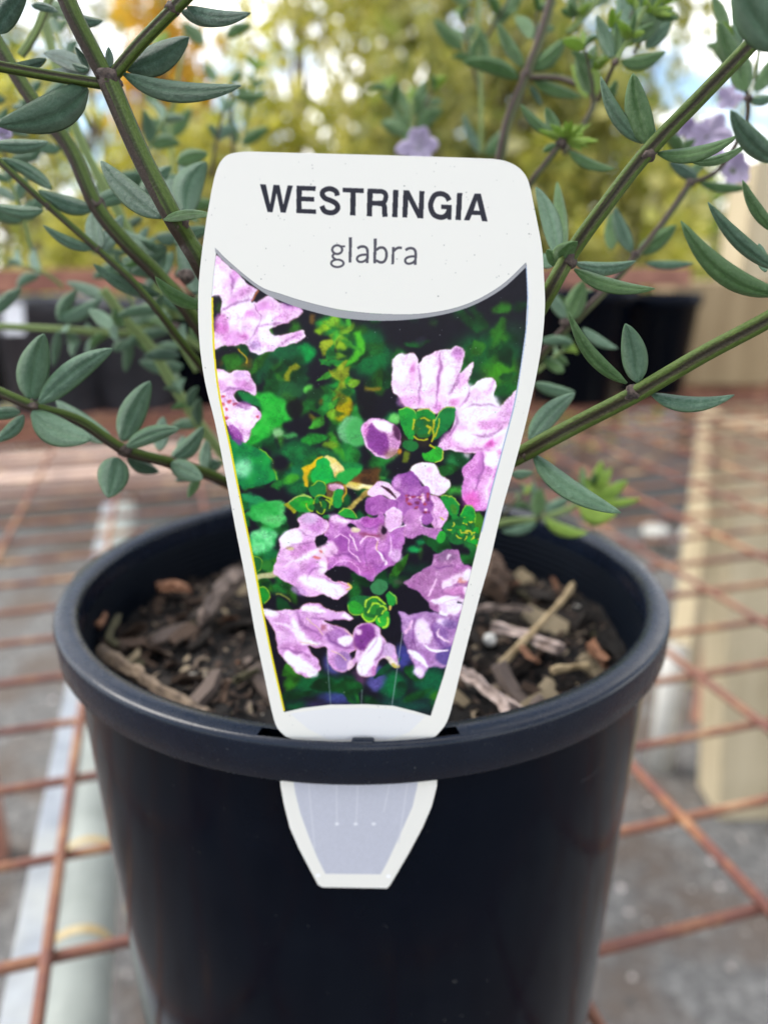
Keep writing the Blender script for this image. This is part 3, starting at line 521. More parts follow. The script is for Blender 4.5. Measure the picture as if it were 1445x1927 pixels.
    L(T2, [(58, 104), (126, 107), (178, 345), (218, 112), (288, 115), (334, 350), (386, 118), (446, 122), (362, 440), (303, 438), (254, 205), (206, 435), (148, 433)])
    L(T2, [(491, 122), (716, 130), (716, 184), (553, 178), (552, 250), (700, 257), (700, 311), (550, 304), (549, 398), (720, 404), (719, 455), (489, 445)])
    S(T2, [(973, 240), (955, 188), (885, 158), (815, 178), (794, 222), (830, 272), (900, 300), (958, 335), (979, 385), (945, 430), (885, 442), (820, 420), (790, 362)], 59, INK, .42)
    L(T2, [(1038, 147), (1285, 155), (1284, 209), (1190, 206), (1186, 474), (1124, 471), (1128, 203), (1037, 198)])
    L(T3, [(-53, 158), (10, 160), (-2, 484), (-62, 482)])
    S(T3, [(-30, 186), (60, 188), (120, 192), (155, 215), (163, 258), (145, 312), (95, 330), (-30, 326)], 55, INK, .42)
    S(T3, [(70, 330), (120, 338), (144, 365), (148, 420), (153, 490)], 60, INK, .42)
    L(T3, [(250, 171), (312, 174), (299, 495), (238, 492)])
    L(T3, [(371, 175), (438, 178), (552, 405), (562, 184), (618, 187), (605, 508), (540, 506), (428, 285), (415, 498), (358, 496)])
    S(T3, [(912, 296), (880, 242), (810, 215), (735, 242), (692, 350), (725, 455), (800, 494), (865, 482), (905, 430), (912, 375)], 60, INK, .42)
    L(T3, [(818, 345), (943, 350), (936, 524), (892, 521), (884, 470), (905, 400), (816, 396)])
    L(T3, [(1008, 205), (1068, 207), (1050, 528), (988, 525)])
    L(T3, [(1215, 213), (1288, 215), (1368, 542), (1304, 540), (1285, 468), (1180, 465), (1152, 531), (1088, 528)], [(1243, 290), (1275, 418), (1202, 415)])
    ring = lambda cx, cy, rx, ry: [(cx + rx * math.cos(t), cy + ry * math.sin(t)) for t in [k * math.pi / 6 for k in range(12)]]
    S(T1, ring(238, 274, 64, 56), 29, GRY, .42, closed=True)
    S(T1, [(285, 232), (342, 230)], 24, GRY, .42)
    S(T1, [(205, 322), (180, 350), (186, 378), (220, 402)], 28, GRY, .42)
    S(T1, ring(240, 451, 80, 48), 27, GRY, .42, closed=True)
    L(T1, [(390, 115), (430, 115), (421, 440), (386, 440)], c=GRY)
    for dx, dy in ((0, 0), (622, 22)):
        o = lambda p: [(x + dx, y + dy) for x, y in p]
        S(T1, o([(500, 258), (540, 236), (590, 236), (622, 262), (631, 310), (628, 380), (626, 448)]), 33, GRY, .42)
        S(T1, o([(622, 338), (560, 342), (510, 362), (494, 398), (515, 428), (555, 433), (600, 416), (625, 388)]), 29, GRY, .42)
    L(T1, [(712, 130), (750, 130), (738, 450), (704, 450)], c=GRY)
    S(T1, [(742, 280), (785, 250), (838, 252), (872, 300), (872, 375), (842, 428), (795, 438), (738, 412)], 33, GRY, .42)
    L(T1, [(948, 240), (980, 240), (972, 462), (938, 462)], c=GRY)
    S(T1, [(968, 292), (1000, 262), (1038, 248), (1074, 254)], 32, GRY, .42)
    # grit specks
    for k in range(330):
        x, y = 375 + pt.rng.rand() * 650, 290 + pt.rng.rand() * 1100
        v = 95 + int(90 * pt.rng.rand()); E(KP, x, y, .7 + 1.0 * pt.rng.rand() ** 3, .6 + .8 * pt.rng.rand() ** 2, (v, v, v - 6), .45, a=.7)
    # tongue: white border round a recessed field, its shade painted in grey
    P(KP, [(548, 1400), (552, 1470), (556, 1495), (566, 1535), (582, 1580), (597, 1618), (612, 1649), (716, 1650), (728, 1628), (752, 1575), (776, 1520), (785, 1480), (790, 1440), (792, 1400)], (188, 189, 199), .7, sm=False, mott=.015)
    for p in ([(580, 1470), (592, 1600)], [(633, 1468), (634, 1552)], [(674, 1468), (670, 1552)], [(735, 1466), (722, 1530)], [(768, 1466), (750, 1590)]): S(KP, p, 2.2, (208, 208, 214), 1, a=.8)
    for x in (634, 669, 703): E(KP, x, 1553, 4, 3, (226, 226, 230), 1.2)
    for x, y in ((598, 1652), (731, 1654)): E(KP, x, y, 4, 3, (250, 250, 252), 1.2)
    # faint grey field at the foot of the card
    P(KP, [(545, 1342), (620, 1333), (690, 1332), (745, 1335), (800, 1348), (770, 1378), (730, 1392), (620, 1392), (580, 1372)], (222, 222, 224), 1.5, sm=False, a=.7)

# ================================================================ materials
def noise_mat(name, a, b, scale, rough=.7, bump=0, bd=.001, lo=.35, hi=.65, spec=.4, detail=5):
    m = Mat(name, rough, spec); n = m.noise(scale, detail)
    m.color(m.ramp(n, [(lo, a), (hi, b)]))
    if bump: m.bump(m.noise(scale * 4, 4), bd, bump)
    return m
# black moulded plastic
m = Mat('black_plastic', .13, .08)
c = m.ramp(m.noise(60, 3), [(.3, (.0007, .0022, .0060)), (.75, (.0016, .0034, .0080))])
fl = m.ramp(m.noise(620, 3, .5), [(.735, (0,) * 3), (.77, (.55,) * 3)])
sc = m.mix(1.0, m.ramp(m.noise(60, 3, .5, m.coord('Object', (1, 1, 14)), .4), [(.70, (0,) * 3), (.74, (.5,) * 3)]), m.ramp(m.noise(34, 2), [(.55, (0,) * 3), (.65, (1,) * 3)]), 'MULTIPLY')
c = m.mix(fl, c, (.06, .06, .058, 1)); c = m.mix(sc, c, (.035, .036, .040, 1))
c = m.mix(m.ramp(m.noise(18, 5, .7), [(.5, (0,) * 3), (.8, (.35,) * 3)]), c, (.006, .008, .011, 1)); m.color(c)
rr = m.ramp(m.noise(120, 6, .7), [(.35, (.11,) * 3), (.75, (.22,) * 3)]); m.l.new(rr, m.b.inputs['Roughness']); m.bump(m.noise(900, 3), .00005, .25)
M_POT = m.m
m = Mat('black_plastic_rim', .22, .32)
sp = m.ramp(m.noise(1900, 2), [(.69, (0, 0, 0)), (.76, (1, 1, 1))])
m.color(m.mix(sp, m.ramp(m.noise(90, 5), [(.3, (.0018, .0046, .0120)), (.75, (.0038, .0078, .0175))]), (.05, .055, .06, 1)))
rr = m.ramp(m.noise(300, 6, .7), [(.35, (.20,) * 3), (.75, (.36,) * 3)]); m.l.new(rr, m.b.inputs['Roughness']); m.bump(m.noise(1500, 3), .00005, .3)
M_RIM = m.m
m = Mat('black_plastic_inside', .5, .10); m.color(m.ramp(m.noise(60, 3), [(.3, (.0010, .0028, .0065)), (.75, (.0022, .0042, .0085))])); M_INNER = m.m
# rusty wire
m = Mat('rusty_wire', .75, .35)
c1 = m.ramp(m.noise(26, 6, .7), [(.30, (.07, .032, .028)), (.46, (.165, .062, .046)), (.55, (.27, .12, .055)), (.64, (.52, .33, .17))])
c2 = m.mix(m.ramp(m.rnd(), [(.0, (0,) * 3), (1, (1,) * 3)]), c1, m.mix(.6, c1, (.15, .070, .052, 1)))
m.color(c2); m.bump(m.noise(900, 4), .0003, .6)
M_WIRE = m.m
M_RUST = noise_mat('rusty_angle_iron', (.20, .085, .062), (.38, .18, .12), 22, .8, .4).m
# galvanised steel
m = Mat('galvanised_steel', .55, .5, Metallic=.0)
m.color(m.mix(m.ramp(m.noise(9, 5), [(.5, (0,) * 3), (.72, (1,) * 3)]), m.ramp(m.noise(60, 4), [(.3, (.20, .225, .25)), (.7, (.33, .36, .39))]), (.36, .36, .30, 1)))
M_GALV = m.m
m = Mat('dull_galvanised_pipe', .6, .4)
m.color(m.ramp(m.noise(24, 5), [(.3, (.19, .21, .19)), (.7, (.31, .34, .31))])); M_PIPE = m.m
M_OCHRE = noise_mat('rust_stain_ring', (.34, .24, .10), (.46, .38, .22), 60, .8).m
M_WHITE = noise_mat('white_plastic', (.46, .45, .41), (.60, .58, .53), 30, .45).m
M_LABEL = noise_mat('white_label', (.6, .62, .66), (.75, .76, .78), 40, .5).m
# timber
def timber(name, a, b, ax=(1, 1, .08)):
    m = Mat(name, .75, .3); n = m.noise(30, 6, .6, m.coord('Object', ax), .6); n2 = m.noise(6, 3)
    m.color(m.mix(.35, m.ramp(n, [(.3, a), (.7, b)]), m.ramp(n2, [(.35, a), (.65, b)]))); m.bump(n, .002, .4); return m.m
M_TIMBER = timber('yellow_timber', (.36, .29, .18), (.58, .49, .33))
M_TIMBER2 = timber('shaded_timber', (.24, .17, .09), (.40, .30, .17))  # painted shade: darker brown for the timber below the far rail
M_PLANK = timber('weathered_pink_plank', (.38, .26, .20), (.60, .48, .40), (.08, 1, 1))
# concrete
m = Mat('concrete', .9, .25)
n1 = m.noise(1.6, 6); n2 = m.noise(42, 8, .75); n3 = m.noise(5, 5)
c = m.ramp(n2, [(.32, (.055, .054, .052)), (.5, (.13, .127, .122)), (.68, (.27, .265, .25))])
c = m.mix(m.ramp(n3, [(.47, (0,) * 3), (.60, (.85,) * 3)]), c, (.105, .082, .066, 1))
c = m.mix(m.ramp(n1, [(.55, (0,) * 3), (.75, (.7,) * 3)]), c, (.10, .10, .10, 1))
v = m.node('ShaderNodeTexVoronoi'); v.inputs['Scale'].default_value = 70; m.l.new(m.coord(), v.inputs[0])
pv = m.ramp(v.outputs['Distance'], [(.10, (1,) * 3), (.22, (0,) * 3)])
pm = m.mix(1.0, pv, m.ramp(m.noise(26, 2), [(.55, (0,) * 3), (.62, (1,) * 3)]), 'MULTIPLY')
c = m.mix(pm, c, (.46, .40, .36, 1)); m.color(c); m.bump(n2, .004, .7)
M_CONC = m.m

# leaves: grey-green above with fine felt, brighter rims
def leaf_mat(name, dark, mid, pale, rim, trans, trc):
    m = Mat(name, .34, .55)
    uv = m.coord('UV'); sx = m.node('ShaderNodeSeparateXYZ'); m.l.new(uv, sx.inputs[0])
    s = sx.outputs['X']
    a = m.node('ShaderNodeMath', operation='SUBTRACT'); m.l.new(s, a.inputs[0]); a.inputs[1].default_value = .5
    ab = m.node('ShaderNodeMath', operation='ABSOLUTE'); m.l.new(a.outputs[0], ab.inputs[0])
    base = m.ramp(m.noise(330, 6, .75), [(.36, dark), (.56, mid), (.74, pale)])
    fel = m.ramp(m.noise(1500, 6, .9), [(.44, (0,) * 3), (.62, (1,) * 3)])
    c = m.mix(m.mix(.5, (0, 0, 0, 1), fel), base, pale + (1,))
    r = m.ramp(ab.outputs[0], [(0, (.45,) * 3), (.035, (0,) * 3), (.30, (0,) * 3), (.46, (.8,) * 3)])
    c = m.mix(r, c, rim + (1,))
    c = m.mix(m.ramp(m.rnd(), [(0, (0,) * 3), (1, (.85,) * 3)]), c, m.mix(.55, c, rim + (1,)))
    m.color(c); m.bump(m.noise(1700, 5, .8), .0007, 1.0)
    t = m.node('ShaderNodeBsdfTranslucent'); t.inputs[0].default_value = trc + (1,)
    ms = m.node('ShaderNodeMixShader'); ms.inputs[0].default_value = trans
    m.l.new(m.b.outputs[0], ms.inputs[1]); m.l.new(t.outputs[0], ms.inputs[2]); m.l.new(ms.outputs[0], m.n['Material Output'].inputs[0])
    return m.m
M_LEAF = leaf_mat('grey_green_leaf', (.048, .115, .068), (.085, .175, .112), (.24, .36, .26), (.13, .25, .12), .15, (.14, .30, .09))
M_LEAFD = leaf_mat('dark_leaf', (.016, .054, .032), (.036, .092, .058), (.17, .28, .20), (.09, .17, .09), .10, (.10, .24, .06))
M_LEAFB = leaf_mat('mid_green_leaf', (.034, .098, .022), (.070, .160, .042), (.24, .37, .17), (.16, .28, .11), .25, (.16, .40, .06))
M_LIME = leaf_mat('lime_leaf', (.16, .30, .03), (.26, .42, .05), (.42, .55, .14), (.35, .5, .08), .35, (.4, .6, .08))
M_MAUVE = leaf_mat('mauve_petal', (.58, .46, .68), (.68, .58, .76), (.80, .76, .86), (.7, .6, .78), .3, (.6, .5, .75))
# stems: four-ridged, green ridges with purple-brown faces
def stem_mat(name, g1, g2, br, phase=0.0, amt=1.0, thr=.1):
    m = Mat(name, .55, .22)
    sx = m.node('ShaderNodeSeparateXYZ'); m.l.new(m.coord('UV'), sx.inputs[0])
    def wave(freq, ph):
        w = m.node('ShaderNodeMath', operation='MULTIPLY_ADD'); m.l.new(sx.outputs['X'], w.inputs[0]); w.inputs[1].default_value = freq * 2 * math.pi; w.inputs[2].default_value = ph
        si = m.node('ShaderNodeMath', operation='SINE'); m.l.new(w.outputs[0], si.inputs[0]); return si.outputs[0]
    def add(a, b, k, o):
        ad = m.node('ShaderNodeMath', operation='MULTIPLY_ADD'); m.l.new(b, ad.inputs[0]); ad.inputs[1].default_value = k; ad.inputs[2].default_value = o
        q = m.node('ShaderNodeMath', operation='ADD'); m.l.new(a, q.inputs[0]); m.l.new(ad.outputs[0], q.inputs[1]); return q.outputs[0]
    streak = m.noise(1.0, 6, .75, m.coord('UV', (26, 1.3, 1)))
    fine = m.noise(1.0, 4, .7, m.coord('UV', (70, 9, 1)))
    f = m.ramp(add(wave(2, phase), streak, 2.2, -1.1), [(thr, (0,) * 3), (thr + .35, (amt,) * 3)])
    groove = m.ramp(add(wave(4, -math.pi / 2), fine, .9, -.45), [(.45, (0,) * 3), (.95, (1,) * 3)])
    g = m.ramp(fine, [(.3, g1), (.7, g2)])
    c = m.mix(f, g, m.ramp(m.noise(1.0, 5, .8, m.coord('UV', (40, 14, 1))), [(.3, br), (.75, tuple(min(1, x * 2.8) for x in br))]))
    c = m.mix(groove, c, m.mix(1.0, c, (.42, .36, .40, 1), 'MULTIPLY'))
    m.color(c); m.bump(m.noise(2600, 4), .0002, .8)
    return m.m
M_STEM = stem_mat('green_brown_stem', (.030, .056, .008), (.082, .125, .020), (.017, .011, .007), math.pi / 2, 1, .2)
M_STEMR = stem_mat('green_ridged_stem', (.030, .056, .008), (.085, .125, .022), (.019, .014, .007), math.pi, .9, .5)
M_STEMB = stem_mat('brown_stem', (.055, .065, .024), (.09, .10, .045), (.034, .022, .018), math.pi / 2, 1.0, -.2)
M_STEMG = stem_mat('pale_green_stem', (.13, .19, .05), (.20, .27, .10), (.10, .09, .07), 0, .4, .4)
M_NODE = noise_mat('brown_stem_joint', (.022, .015, .013), (.10, .072, .058), 900, .8, .6, .0004).m

# ================================================================ ground
g = mesh('ground', [(-60, -20, 0), (60, -20, 0), (60, 120, 0), (-60, 120, 0)], [(0, 1, 2, 3)])
tag(put('ground', g, M_CONC, sm=False), kind='structure')

rs = random.Random(3); vs, fs = [], []
for k in range(1500):
    x, y = rs.uniform(-.8, 1.3), rs.uniform(.15, 2.2); q = rs.uniform(.003, .009); b = len(vs)
    for sx, sy, sz in ((1, 0, 0), (0, 1, 0), (-1, 0, 0), (0, -1, 0), (0, 0, 1)): vs.append((x + sx * q * rs.uniform(.6, 1.2), y + sy * q * rs.uniform(.6, 1.2), .0005 + sz * q * rs.uniform(.4, .8)))
    fs += [(b, b + 1, b + 4), (b + 1, b + 2, b + 4), (b + 2, b + 3, b + 4), (b + 3, b, b + 4)]
m = Mat('gravel', .85, .3); g = m.node('ShaderNodeNewGeometry')
m.color(m.ramp(g.outputs['Random Per Island'], [(0, (.06, .055, .05)), (.5, (.18, .165, .15)), (.85, (.34, .30, .27)), (1, (.62, .56, .52))]))
tag(put('gravel', mesh('gravel', vs, fs), m.m, sm=False), 'loose gravel scattered over the concrete under the bench', 'gravel', kind='stuff')

# ================================================================ mesh bench
D1 = Vector((math.cos(R(16)), math.sin(R(16)), 0)); D2 = Vector((-math.sin(R(16)), math.cos(R(16)), 0)); ZV = Vector((0, 0, 1))
H = .222
bench = empty('mesh_bench', (0.0, .5, 0))
tag(bench, 'rusty welded wire mesh bench top that the black pot stands on', 'bench')
def bench_pt(a, c, z): p = D2 * (a * H) + D1 * (c * H); p.z = z; return p
WR = .00212
def wire(p, q, parent=bench):
    n = 9; pts = []
    L = (q - p)
    wob = random.random() * 50
    for k in range(n):
        t = k / (n - 1); v = p + L * t
        v = v + Vector((mnoise.noise((wob, t * 5, 0)), mnoise.noise((wob, t * 5, 9)), mnoise.noise((wob, t * 5, 20)) * .5)) * .0022
        pts.append(v)
    return put('wire', tube(pts, WR * random.uniform(.93, 1.08), nseg=8, sub=2), M_WIRE, parent)
A_FAR = 5.6
for k in range(-3, 22):                                   # cross wires, 50 mm apart
    a = .798 + .2253 * k
    wire(bench_pt(a, -4.6, BENCH - .0055), bench_pt(a, 5.4, BENCH - .0055))
for k in range(-12, 14):                                  # long wires on top
    c = -.247 + .375 * k
    wire(bench_pt(.12, c, BENCH - .0019), bench_pt(A_FAR, c, BENCH - .0019))
def strip(p, q, w, h, mat, name, parent, bev=.001):
    d = (q - p); L = d.length / 2; d.normalize(); s = d.cross(ZV).normalized(); u = s.cross(d)
    return put(name, box((p + q) / 2, d * L, s * w / 2, u * h / 2, bev), mat, parent, sm=False)
# frame rails round and under the mesh
zf = BENCH - .045
pl = on_z(40, 1912, zf); pr = on_z(168, 1310, zf)
d = (pr - pl).normalized()
d = D2
strip(pl - d * .12, pl + d * 1.0, .0145, .004, M_GALV, 'frame_rail', bench)
p2 = on_z(140, 1900, zf - .01)
pp = put('frame_pipe', tube([p2 - d * .15, p2 + d * .4, p2 + d * 1.0], .0135, nseg=28, sub=3), M_PIPE, bench)
for yy in (1795, 1625, 1500, 1390):
    q = on_z(160, yy, zf - .01); t = (q - p2).dot(d); q = p2 + d * t
    put('rust_ring', tube([q - d * .0022, q + d * .0022], .01375, nseg=28, sub=1, cap=False), M_OCHRE, pp)
strip(bench_pt(A_FAR + .03, -4.6, BENCH - .02), bench_pt(A_FAR + .03, 5.4, BENCH - .02), .03, .04, M_RUST, 'edge_rail', bench)
# pale timber slats carrying the mesh further back
for a, w in ((4.35, .085), (4.85, .06)):
    strip(bench_pt(a, -4.4, BENCH - .03), bench_pt(a, 1.3, BENCH - .03), w, .02, M_PLANK, 'timber_slat', bench, .002)
for a, c in ((4.6, -3.9), (5.5, 4.9), (.2, 5.2), (.2, -4.4)):
    p = bench_pt(a, c, 0); put('leg', box(p + ZV * (BENCH / 2 - .03), D1 * .02, D2 * .02, ZV * (BENCH / 2 - .03), .002), M_RUST, bench, sm=False)

# a second bench further back: rusty rail, round legs
b2 = empty('rail_bench', (0, 1.2, 0)); tag(b2, 'rusty rail of the farther bench running behind the row of dark pots', 'rail')
ra, rb = on_y(-260, 524, 1.02), on_y(1300, 506, 1.34); rb.z = ra.z = CAMZ - .026
strip(ra, ra + (rb - ra) * 1.0, .006, .030, M_RUST, 'rail', b2)
dr = (rb - ra).normalized()
strip(ra + Vector((0, .016, .012)), rb + Vector((0, .016, .012)), .030, .005, M_RUST, 'rail_lip', b2)
for t in (.0, .5):
    p = ra + (rb - ra) * t + Vector((0, .05, 0)); p.z = p.z / 2; put('leg', box(p, D1 * .018, D2 * .018, ZV * (p.z - .002), .002), M_RUST, b2, sm=False)
q = on_z(1241, 1445, 0)
pv_ = put('white_pipe_leg', tube([q, q + ZV * .27], .024, nseg=24, sub=2), M_WHITE, None)
tag(pv_, 'white upright pipe standing on the concrete under the mesh right of the pot', 'pipe')

# ================================================================ dark pots at the back of the bench
def back_pot(x, Y, r, h, label, cls=0):
    p = on_y(x, 770, Y); p.z = BENCH
    root = empty('nursery_pot', p); tag(root, label, 'pot', 'dark empty-looking pots at the back of the mesh bench')
    prof = [(r * .80, 0), (r * .97, h - .02), (r * 1.03, h - .02), (r * 1.03, h), (r * .96, h), (r * .93, h - .03), (.0005, h - .035)]
    put('pot_wall', lathe([(.0005, .0)] + prof, p, 48), M_POT if cls == 0 else M_GREY, root)
    return root
M_GREY = noise_mat('dark_grey_plastic', (.030, .033, .042), (.065, .070, .085), 14, .5).m
back = [(-60, 1.25, .085, .175, 'black pot at the left edge of the back row', 0), (118, 1.20, .085, .17, 'dark grey pot below the rusty rail, second from the left', 1), (262, 1.23, .075, .165, 'dark grey pot below the rusty rail, left of the tag', 1),
        (400, 1.28, .08, .17, 'black pot behind the left edge of the tag', 0), (1075, 1.3, .09, .18, 'black pot behind the stems just right of the tag', 0), (1215, 1.36, .07, .17, 'black pot beside the timber block', 0)]
for a in back: back_pot(*a)
p = on_y(26, 600, 1.07)
tag(put('pot_label', box(p, Vector((.013, .003, 0)), Vector((0, .0006, 0)), Vector((0, .004, .020)), .0003), M_LABEL, sm=False), 'small white label standing between the dark pots at the left', 'label')

# timber at the right
foot = [on_z(x, 1545, 0) for x in (1352, 1600)]
top = on_y(1384, 800, foot[0].y + .0); lean = Vector((top.x - foot[0].x, 0, 0)) / (top.z) * 1
pa = foot[0]; 
def leaning(p, w, dpt, h, lean, mat, name, label, cat, z0=0.0):
    vs = []
    for z in (z0, h):
        for dx, dy in ((0, 0), (w, 0), (w, dpt), (0, dpt)): vs.append((p.x + dx + lean.x * z, p.y + dy, z))
    me = mesh(name, vs, [(3, 2, 1, 0), (4, 5, 6, 7), (0, 1, 5, 4), (1, 2, 6, 5), (2, 3, 7, 6), (3, 0, 4, 7)])
    bm = bmesh.new(); bm.from_mesh(me); bmesh.ops.bevel(bm, geom=bm.edges, offset=.003, segments=2, affect='EDGES'); bm.to_mesh(me); bm.free()
    o = put(name, me, mat, sm=False); tag(o, label, cat); return o
leaning(pa, .20, .10, BENCH - .02, lean, M_TIMBER, 'timber_post', 'yellow timber post under the mesh, leaning slightly, right of the pot', 'post')
p = on_y(1424, 300, 1.62)
leaning(Vector((p.x, 1.62, 0)), .40, .12, p.z, Vector((0, 0, 0)), M_TIMBER, 'timber_post', 'tall pale timber post rising behind the leaves at the right edge', 'post')
p = on_y(1240, 735, 1.46)
leaning(Vector((p.x, 1.44, 0)), .20, .12, on_y(1240, 530, 1.46).z, Vector((0, 0, 0)), M_TIMBER2, 'timber_block', 'timber block, its shade painted in brown, standing on the mesh beside the black pots', 'timber', z0=BENCH + .0005)
# pale tubs on the ground behind
def tub(x, y, r, h, label):
    p = on_z(x, y, 0); root = empty('plastic_tub', p); tag(root, label, 'tub')
    put('tub_wall', lathe([(.0005, .004), (r * .85, 0), (r, h), (r * 1.06, h), (r * 1.06, h - .012), (r * 1.02, h - .012)], p, 40), M_WHITE, root)
    put('lid', lathe([(r * 1.04, h + .002), (r * .9, h + .008), (.0005, h + .008)], p, 40), M_WHITE, root)
tub(1318, 1072, .075, .125, 'larger white lidded tub on the ground seen through the mesh')
tub(1228, 1040, .042, .085, 'smaller white lidded tub left of the larger one')
tub(60, 845, .10, .14, 'white tub on the far ground at the left edge')

# ================================================================ pot
PC = Vector((-.0047, .1756, CAMZ - .0729))               # centre of the rim plane
pot = empty('plant_pot', Vector((PC.x, PC.y, BENCH)))
tag(pot, 'glossy black round plastic pot in the middle, holding the plant and its tag', 'pot')
mm = lambda L: [(r * 1.018 / 1000, z / 1000) for r, z in L]
rim = mm([(65.0, -9.0), (64.6, -1.6), (64.9, -.5), (65.6, -.1), (67.0, 0), (69.15, -.05), (69.6, -.3), (69.95, -.8), (70.05, -1.5), (69.9, -4.5), (69.75, -7.6), (69.5, -8.0), (68.9, -8.0), (68.6, -7.6), (68.75, -2.4), (69.05, -1.4), (67.1, -1.35), (66.7, -2.2), (66.7, -9)])
def slot(i, a):
    d = (a - 1.5 * math.pi - .012 + math.pi) % (2 * math.pi) - math.pi
    return abs(d) < .235 and i in (4, 15)
put('rim', lathe(rim, PC, 360, slot), M_RIM, pot)
inner = [(64.7, -6.0)]
z = -7.0; k = 0
while z > -24: inner += [(64.75 - .03 * k, z), (64.45 - .03 * k, z - .35), (64.45 - .03 * k, z - .75), (64.75 - .03 * k, z - 1.1)]; z -= 1.9; k += 1
inner += [(63.6, -60)]
body = [(67.0, -7.0), (66.95, -9), (66.6, -12)] + [(66.7 - 5.9 * (t / 12), -12 - 134 * t / 12) for t in range(1, 13)] + [(60.2, -148.2), (59.5, -149), (1, -149)]
put('pot_wall', lathe(mm(body), PC, 240), M_POT, pot)
put('inner_wall', lathe(mm(inner), PC, 240), M_INNER, pot)
nb = put('latch', box((on_y(683, 1397, .1052)) + Vector((0, .0004, -.0002)), Vector((.00185, 0, 0)), Vector((0, .0007, 0)), Vector((0, 0, .0006)), .0004), M_RIM, pot, sm=False)

# ================================================================ potting mix
SOIL = PC.z - .0190
def soil_z(x, y):
    return SOIL + .0045 * mnoise.noise((x * 45, y * 45, 3)) + .0022 * mnoise.noise((x * 160, y * 160, 7)) + .0012 * mnoise.noise((x * 420, y * 420, 1)) - .002 * ((x - PC.x) ** 2 + (y - PC.y) ** 2) / .064 ** 2 * 0
M_SOIL = noise_mat('dark_potting_mix', (.0015, .0013, .0012), (.012, .009, .007), 420, .9, .8, .001, .35, .7).m
vs, fs = [], []
NR, NA = 46, 130
for i in range(NR + 1):
    r = .0653 * i / NR
    for k in range(NA):
        a = 2 * math.pi * k / NA; x, y = PC.x + r * math.cos(a), PC.y + r * math.sin(a); vs.append((x, y, soil_z(x, y)))
for i in range(NR):
    for k in range(NA): k2 = (k + 1) % NA; fs.append((i * NA + k, i * NA + k2, (i + 1) * NA + k2, (i + 1) * NA + k))
soil = empty('potting_mix', Vector((PC.x, PC.y, SOIL)))
tag(soil, 'dark bark potting mix with chips and twigs filling the black pot', 'potting mix')
put('soil', mesh('soil', vs, fs), M_SOIL, soil)
def chip_mat(n, a, b): return noise_mat(n, a, b, 330, .85, .7, .0006, .3, .7).m
CH = [chip_mat('dark_bark', (.007, .0055, .0045), (.040, .028, .020)), chip_mat('brown_bark', (.032, .020, .013), (.13, .078, .05)), chip_mat('grey_bark', (.08, .06, .05), (.27, .205, .17)),
      chip_mat('orange_bark', (.11, .05, .026), (.27, .13, .07)), chip_mat('olive_bark', (.05, .045, .022), (.13, .115, .06)), chip_mat('pale_straw', (.22, .17, .10), (.42, .34, .22))]
def chip_mesh(seed):
    rg = random.Random(seed); bm = bmesh.new()
    bmesh.ops.create_cube(bm, size=2)
    bmesh.ops.subdivide_edges(bm, edges=[e for e in bm.edges if abs(e.verts[0].co.x - e.verts[1].co.x) > 1], cuts=2)
    W, T = rg.uniform(.22, .60), rg.uniform(.06, .16); bend = rg.uniform(-.25, .25)
    for v in bm.verts:
        e = 1 - .45 * abs(v.co.x) ** 3 * rg.random()
        v.co = Vector((v.co.x * (1 + .25 * (rg.random() - .5)), v.co.y * W * e * (1 + .4 * (rg.random() - .5)), v.co.z * T * (1 + .5 * (rg.random() - .5)) + bend * v.co.x ** 2))
    me = bpy.data.meshes.new('chip'); bm.to_mesh(me); bm.free(); return me
CHM = {}
for j in range(6):
    for s in range(6):
        me = chip_mesh(j * 10 + s); me.materials.append(CH[j]); CHM[(j, s)] = me
rg = random.Random(4)
for k in range(285):
    a = rg.random() * 6.283; r = .0638 * math.sqrt(rg.random()); x, y = PC.x + r * math.cos(a), PC.y + r * math.sin(a)
    if k < 170 and y < PC.y - .035 and abs(x - PC.x) < .02: y += .04
    j = rg.choices(range(6), (9, 9, 4, 1.6, 3.5, 1.4))[0]
    o = bpy.data.objects.new('bark_chip', CHM[(j, rg.randrange(6))]); COL.objects.link(o); o.parent = soil
    s = .0014 + .0046 * rg.random() ** 1.7
    if (x - PC.x) ** 2 + (y - PC.y) ** 2 > (.0648 - s) ** 2: x = PC.x + (x - PC.x) * .93; y = PC.y + (y - PC.y) * .88
    o.location = Vector((x, y, soil_z(x, y) + s * .35)) - soil.location
    o.scale = (s, s, s); o.rotation_euler = (rg.uniform(-.9, .9), rg.uniform(-.7, .7), rg.random() * 6.28)
m = Mat('fine_bark', .9, .3); g = m.node('ShaderNodeNewGeometry')
m.color(m.ramp(g.outputs['Random Per Island'], [(0, (.003, .0025, .002)), (.55, (.016, .011, .009)), (.80, (.07, .045, .032)), (.9, (.16, .12, .09)), (.985, (.30, .24, .16)), (1, (.40, .38, .34))])); M_FINE = m.m
vs, fs = [], []
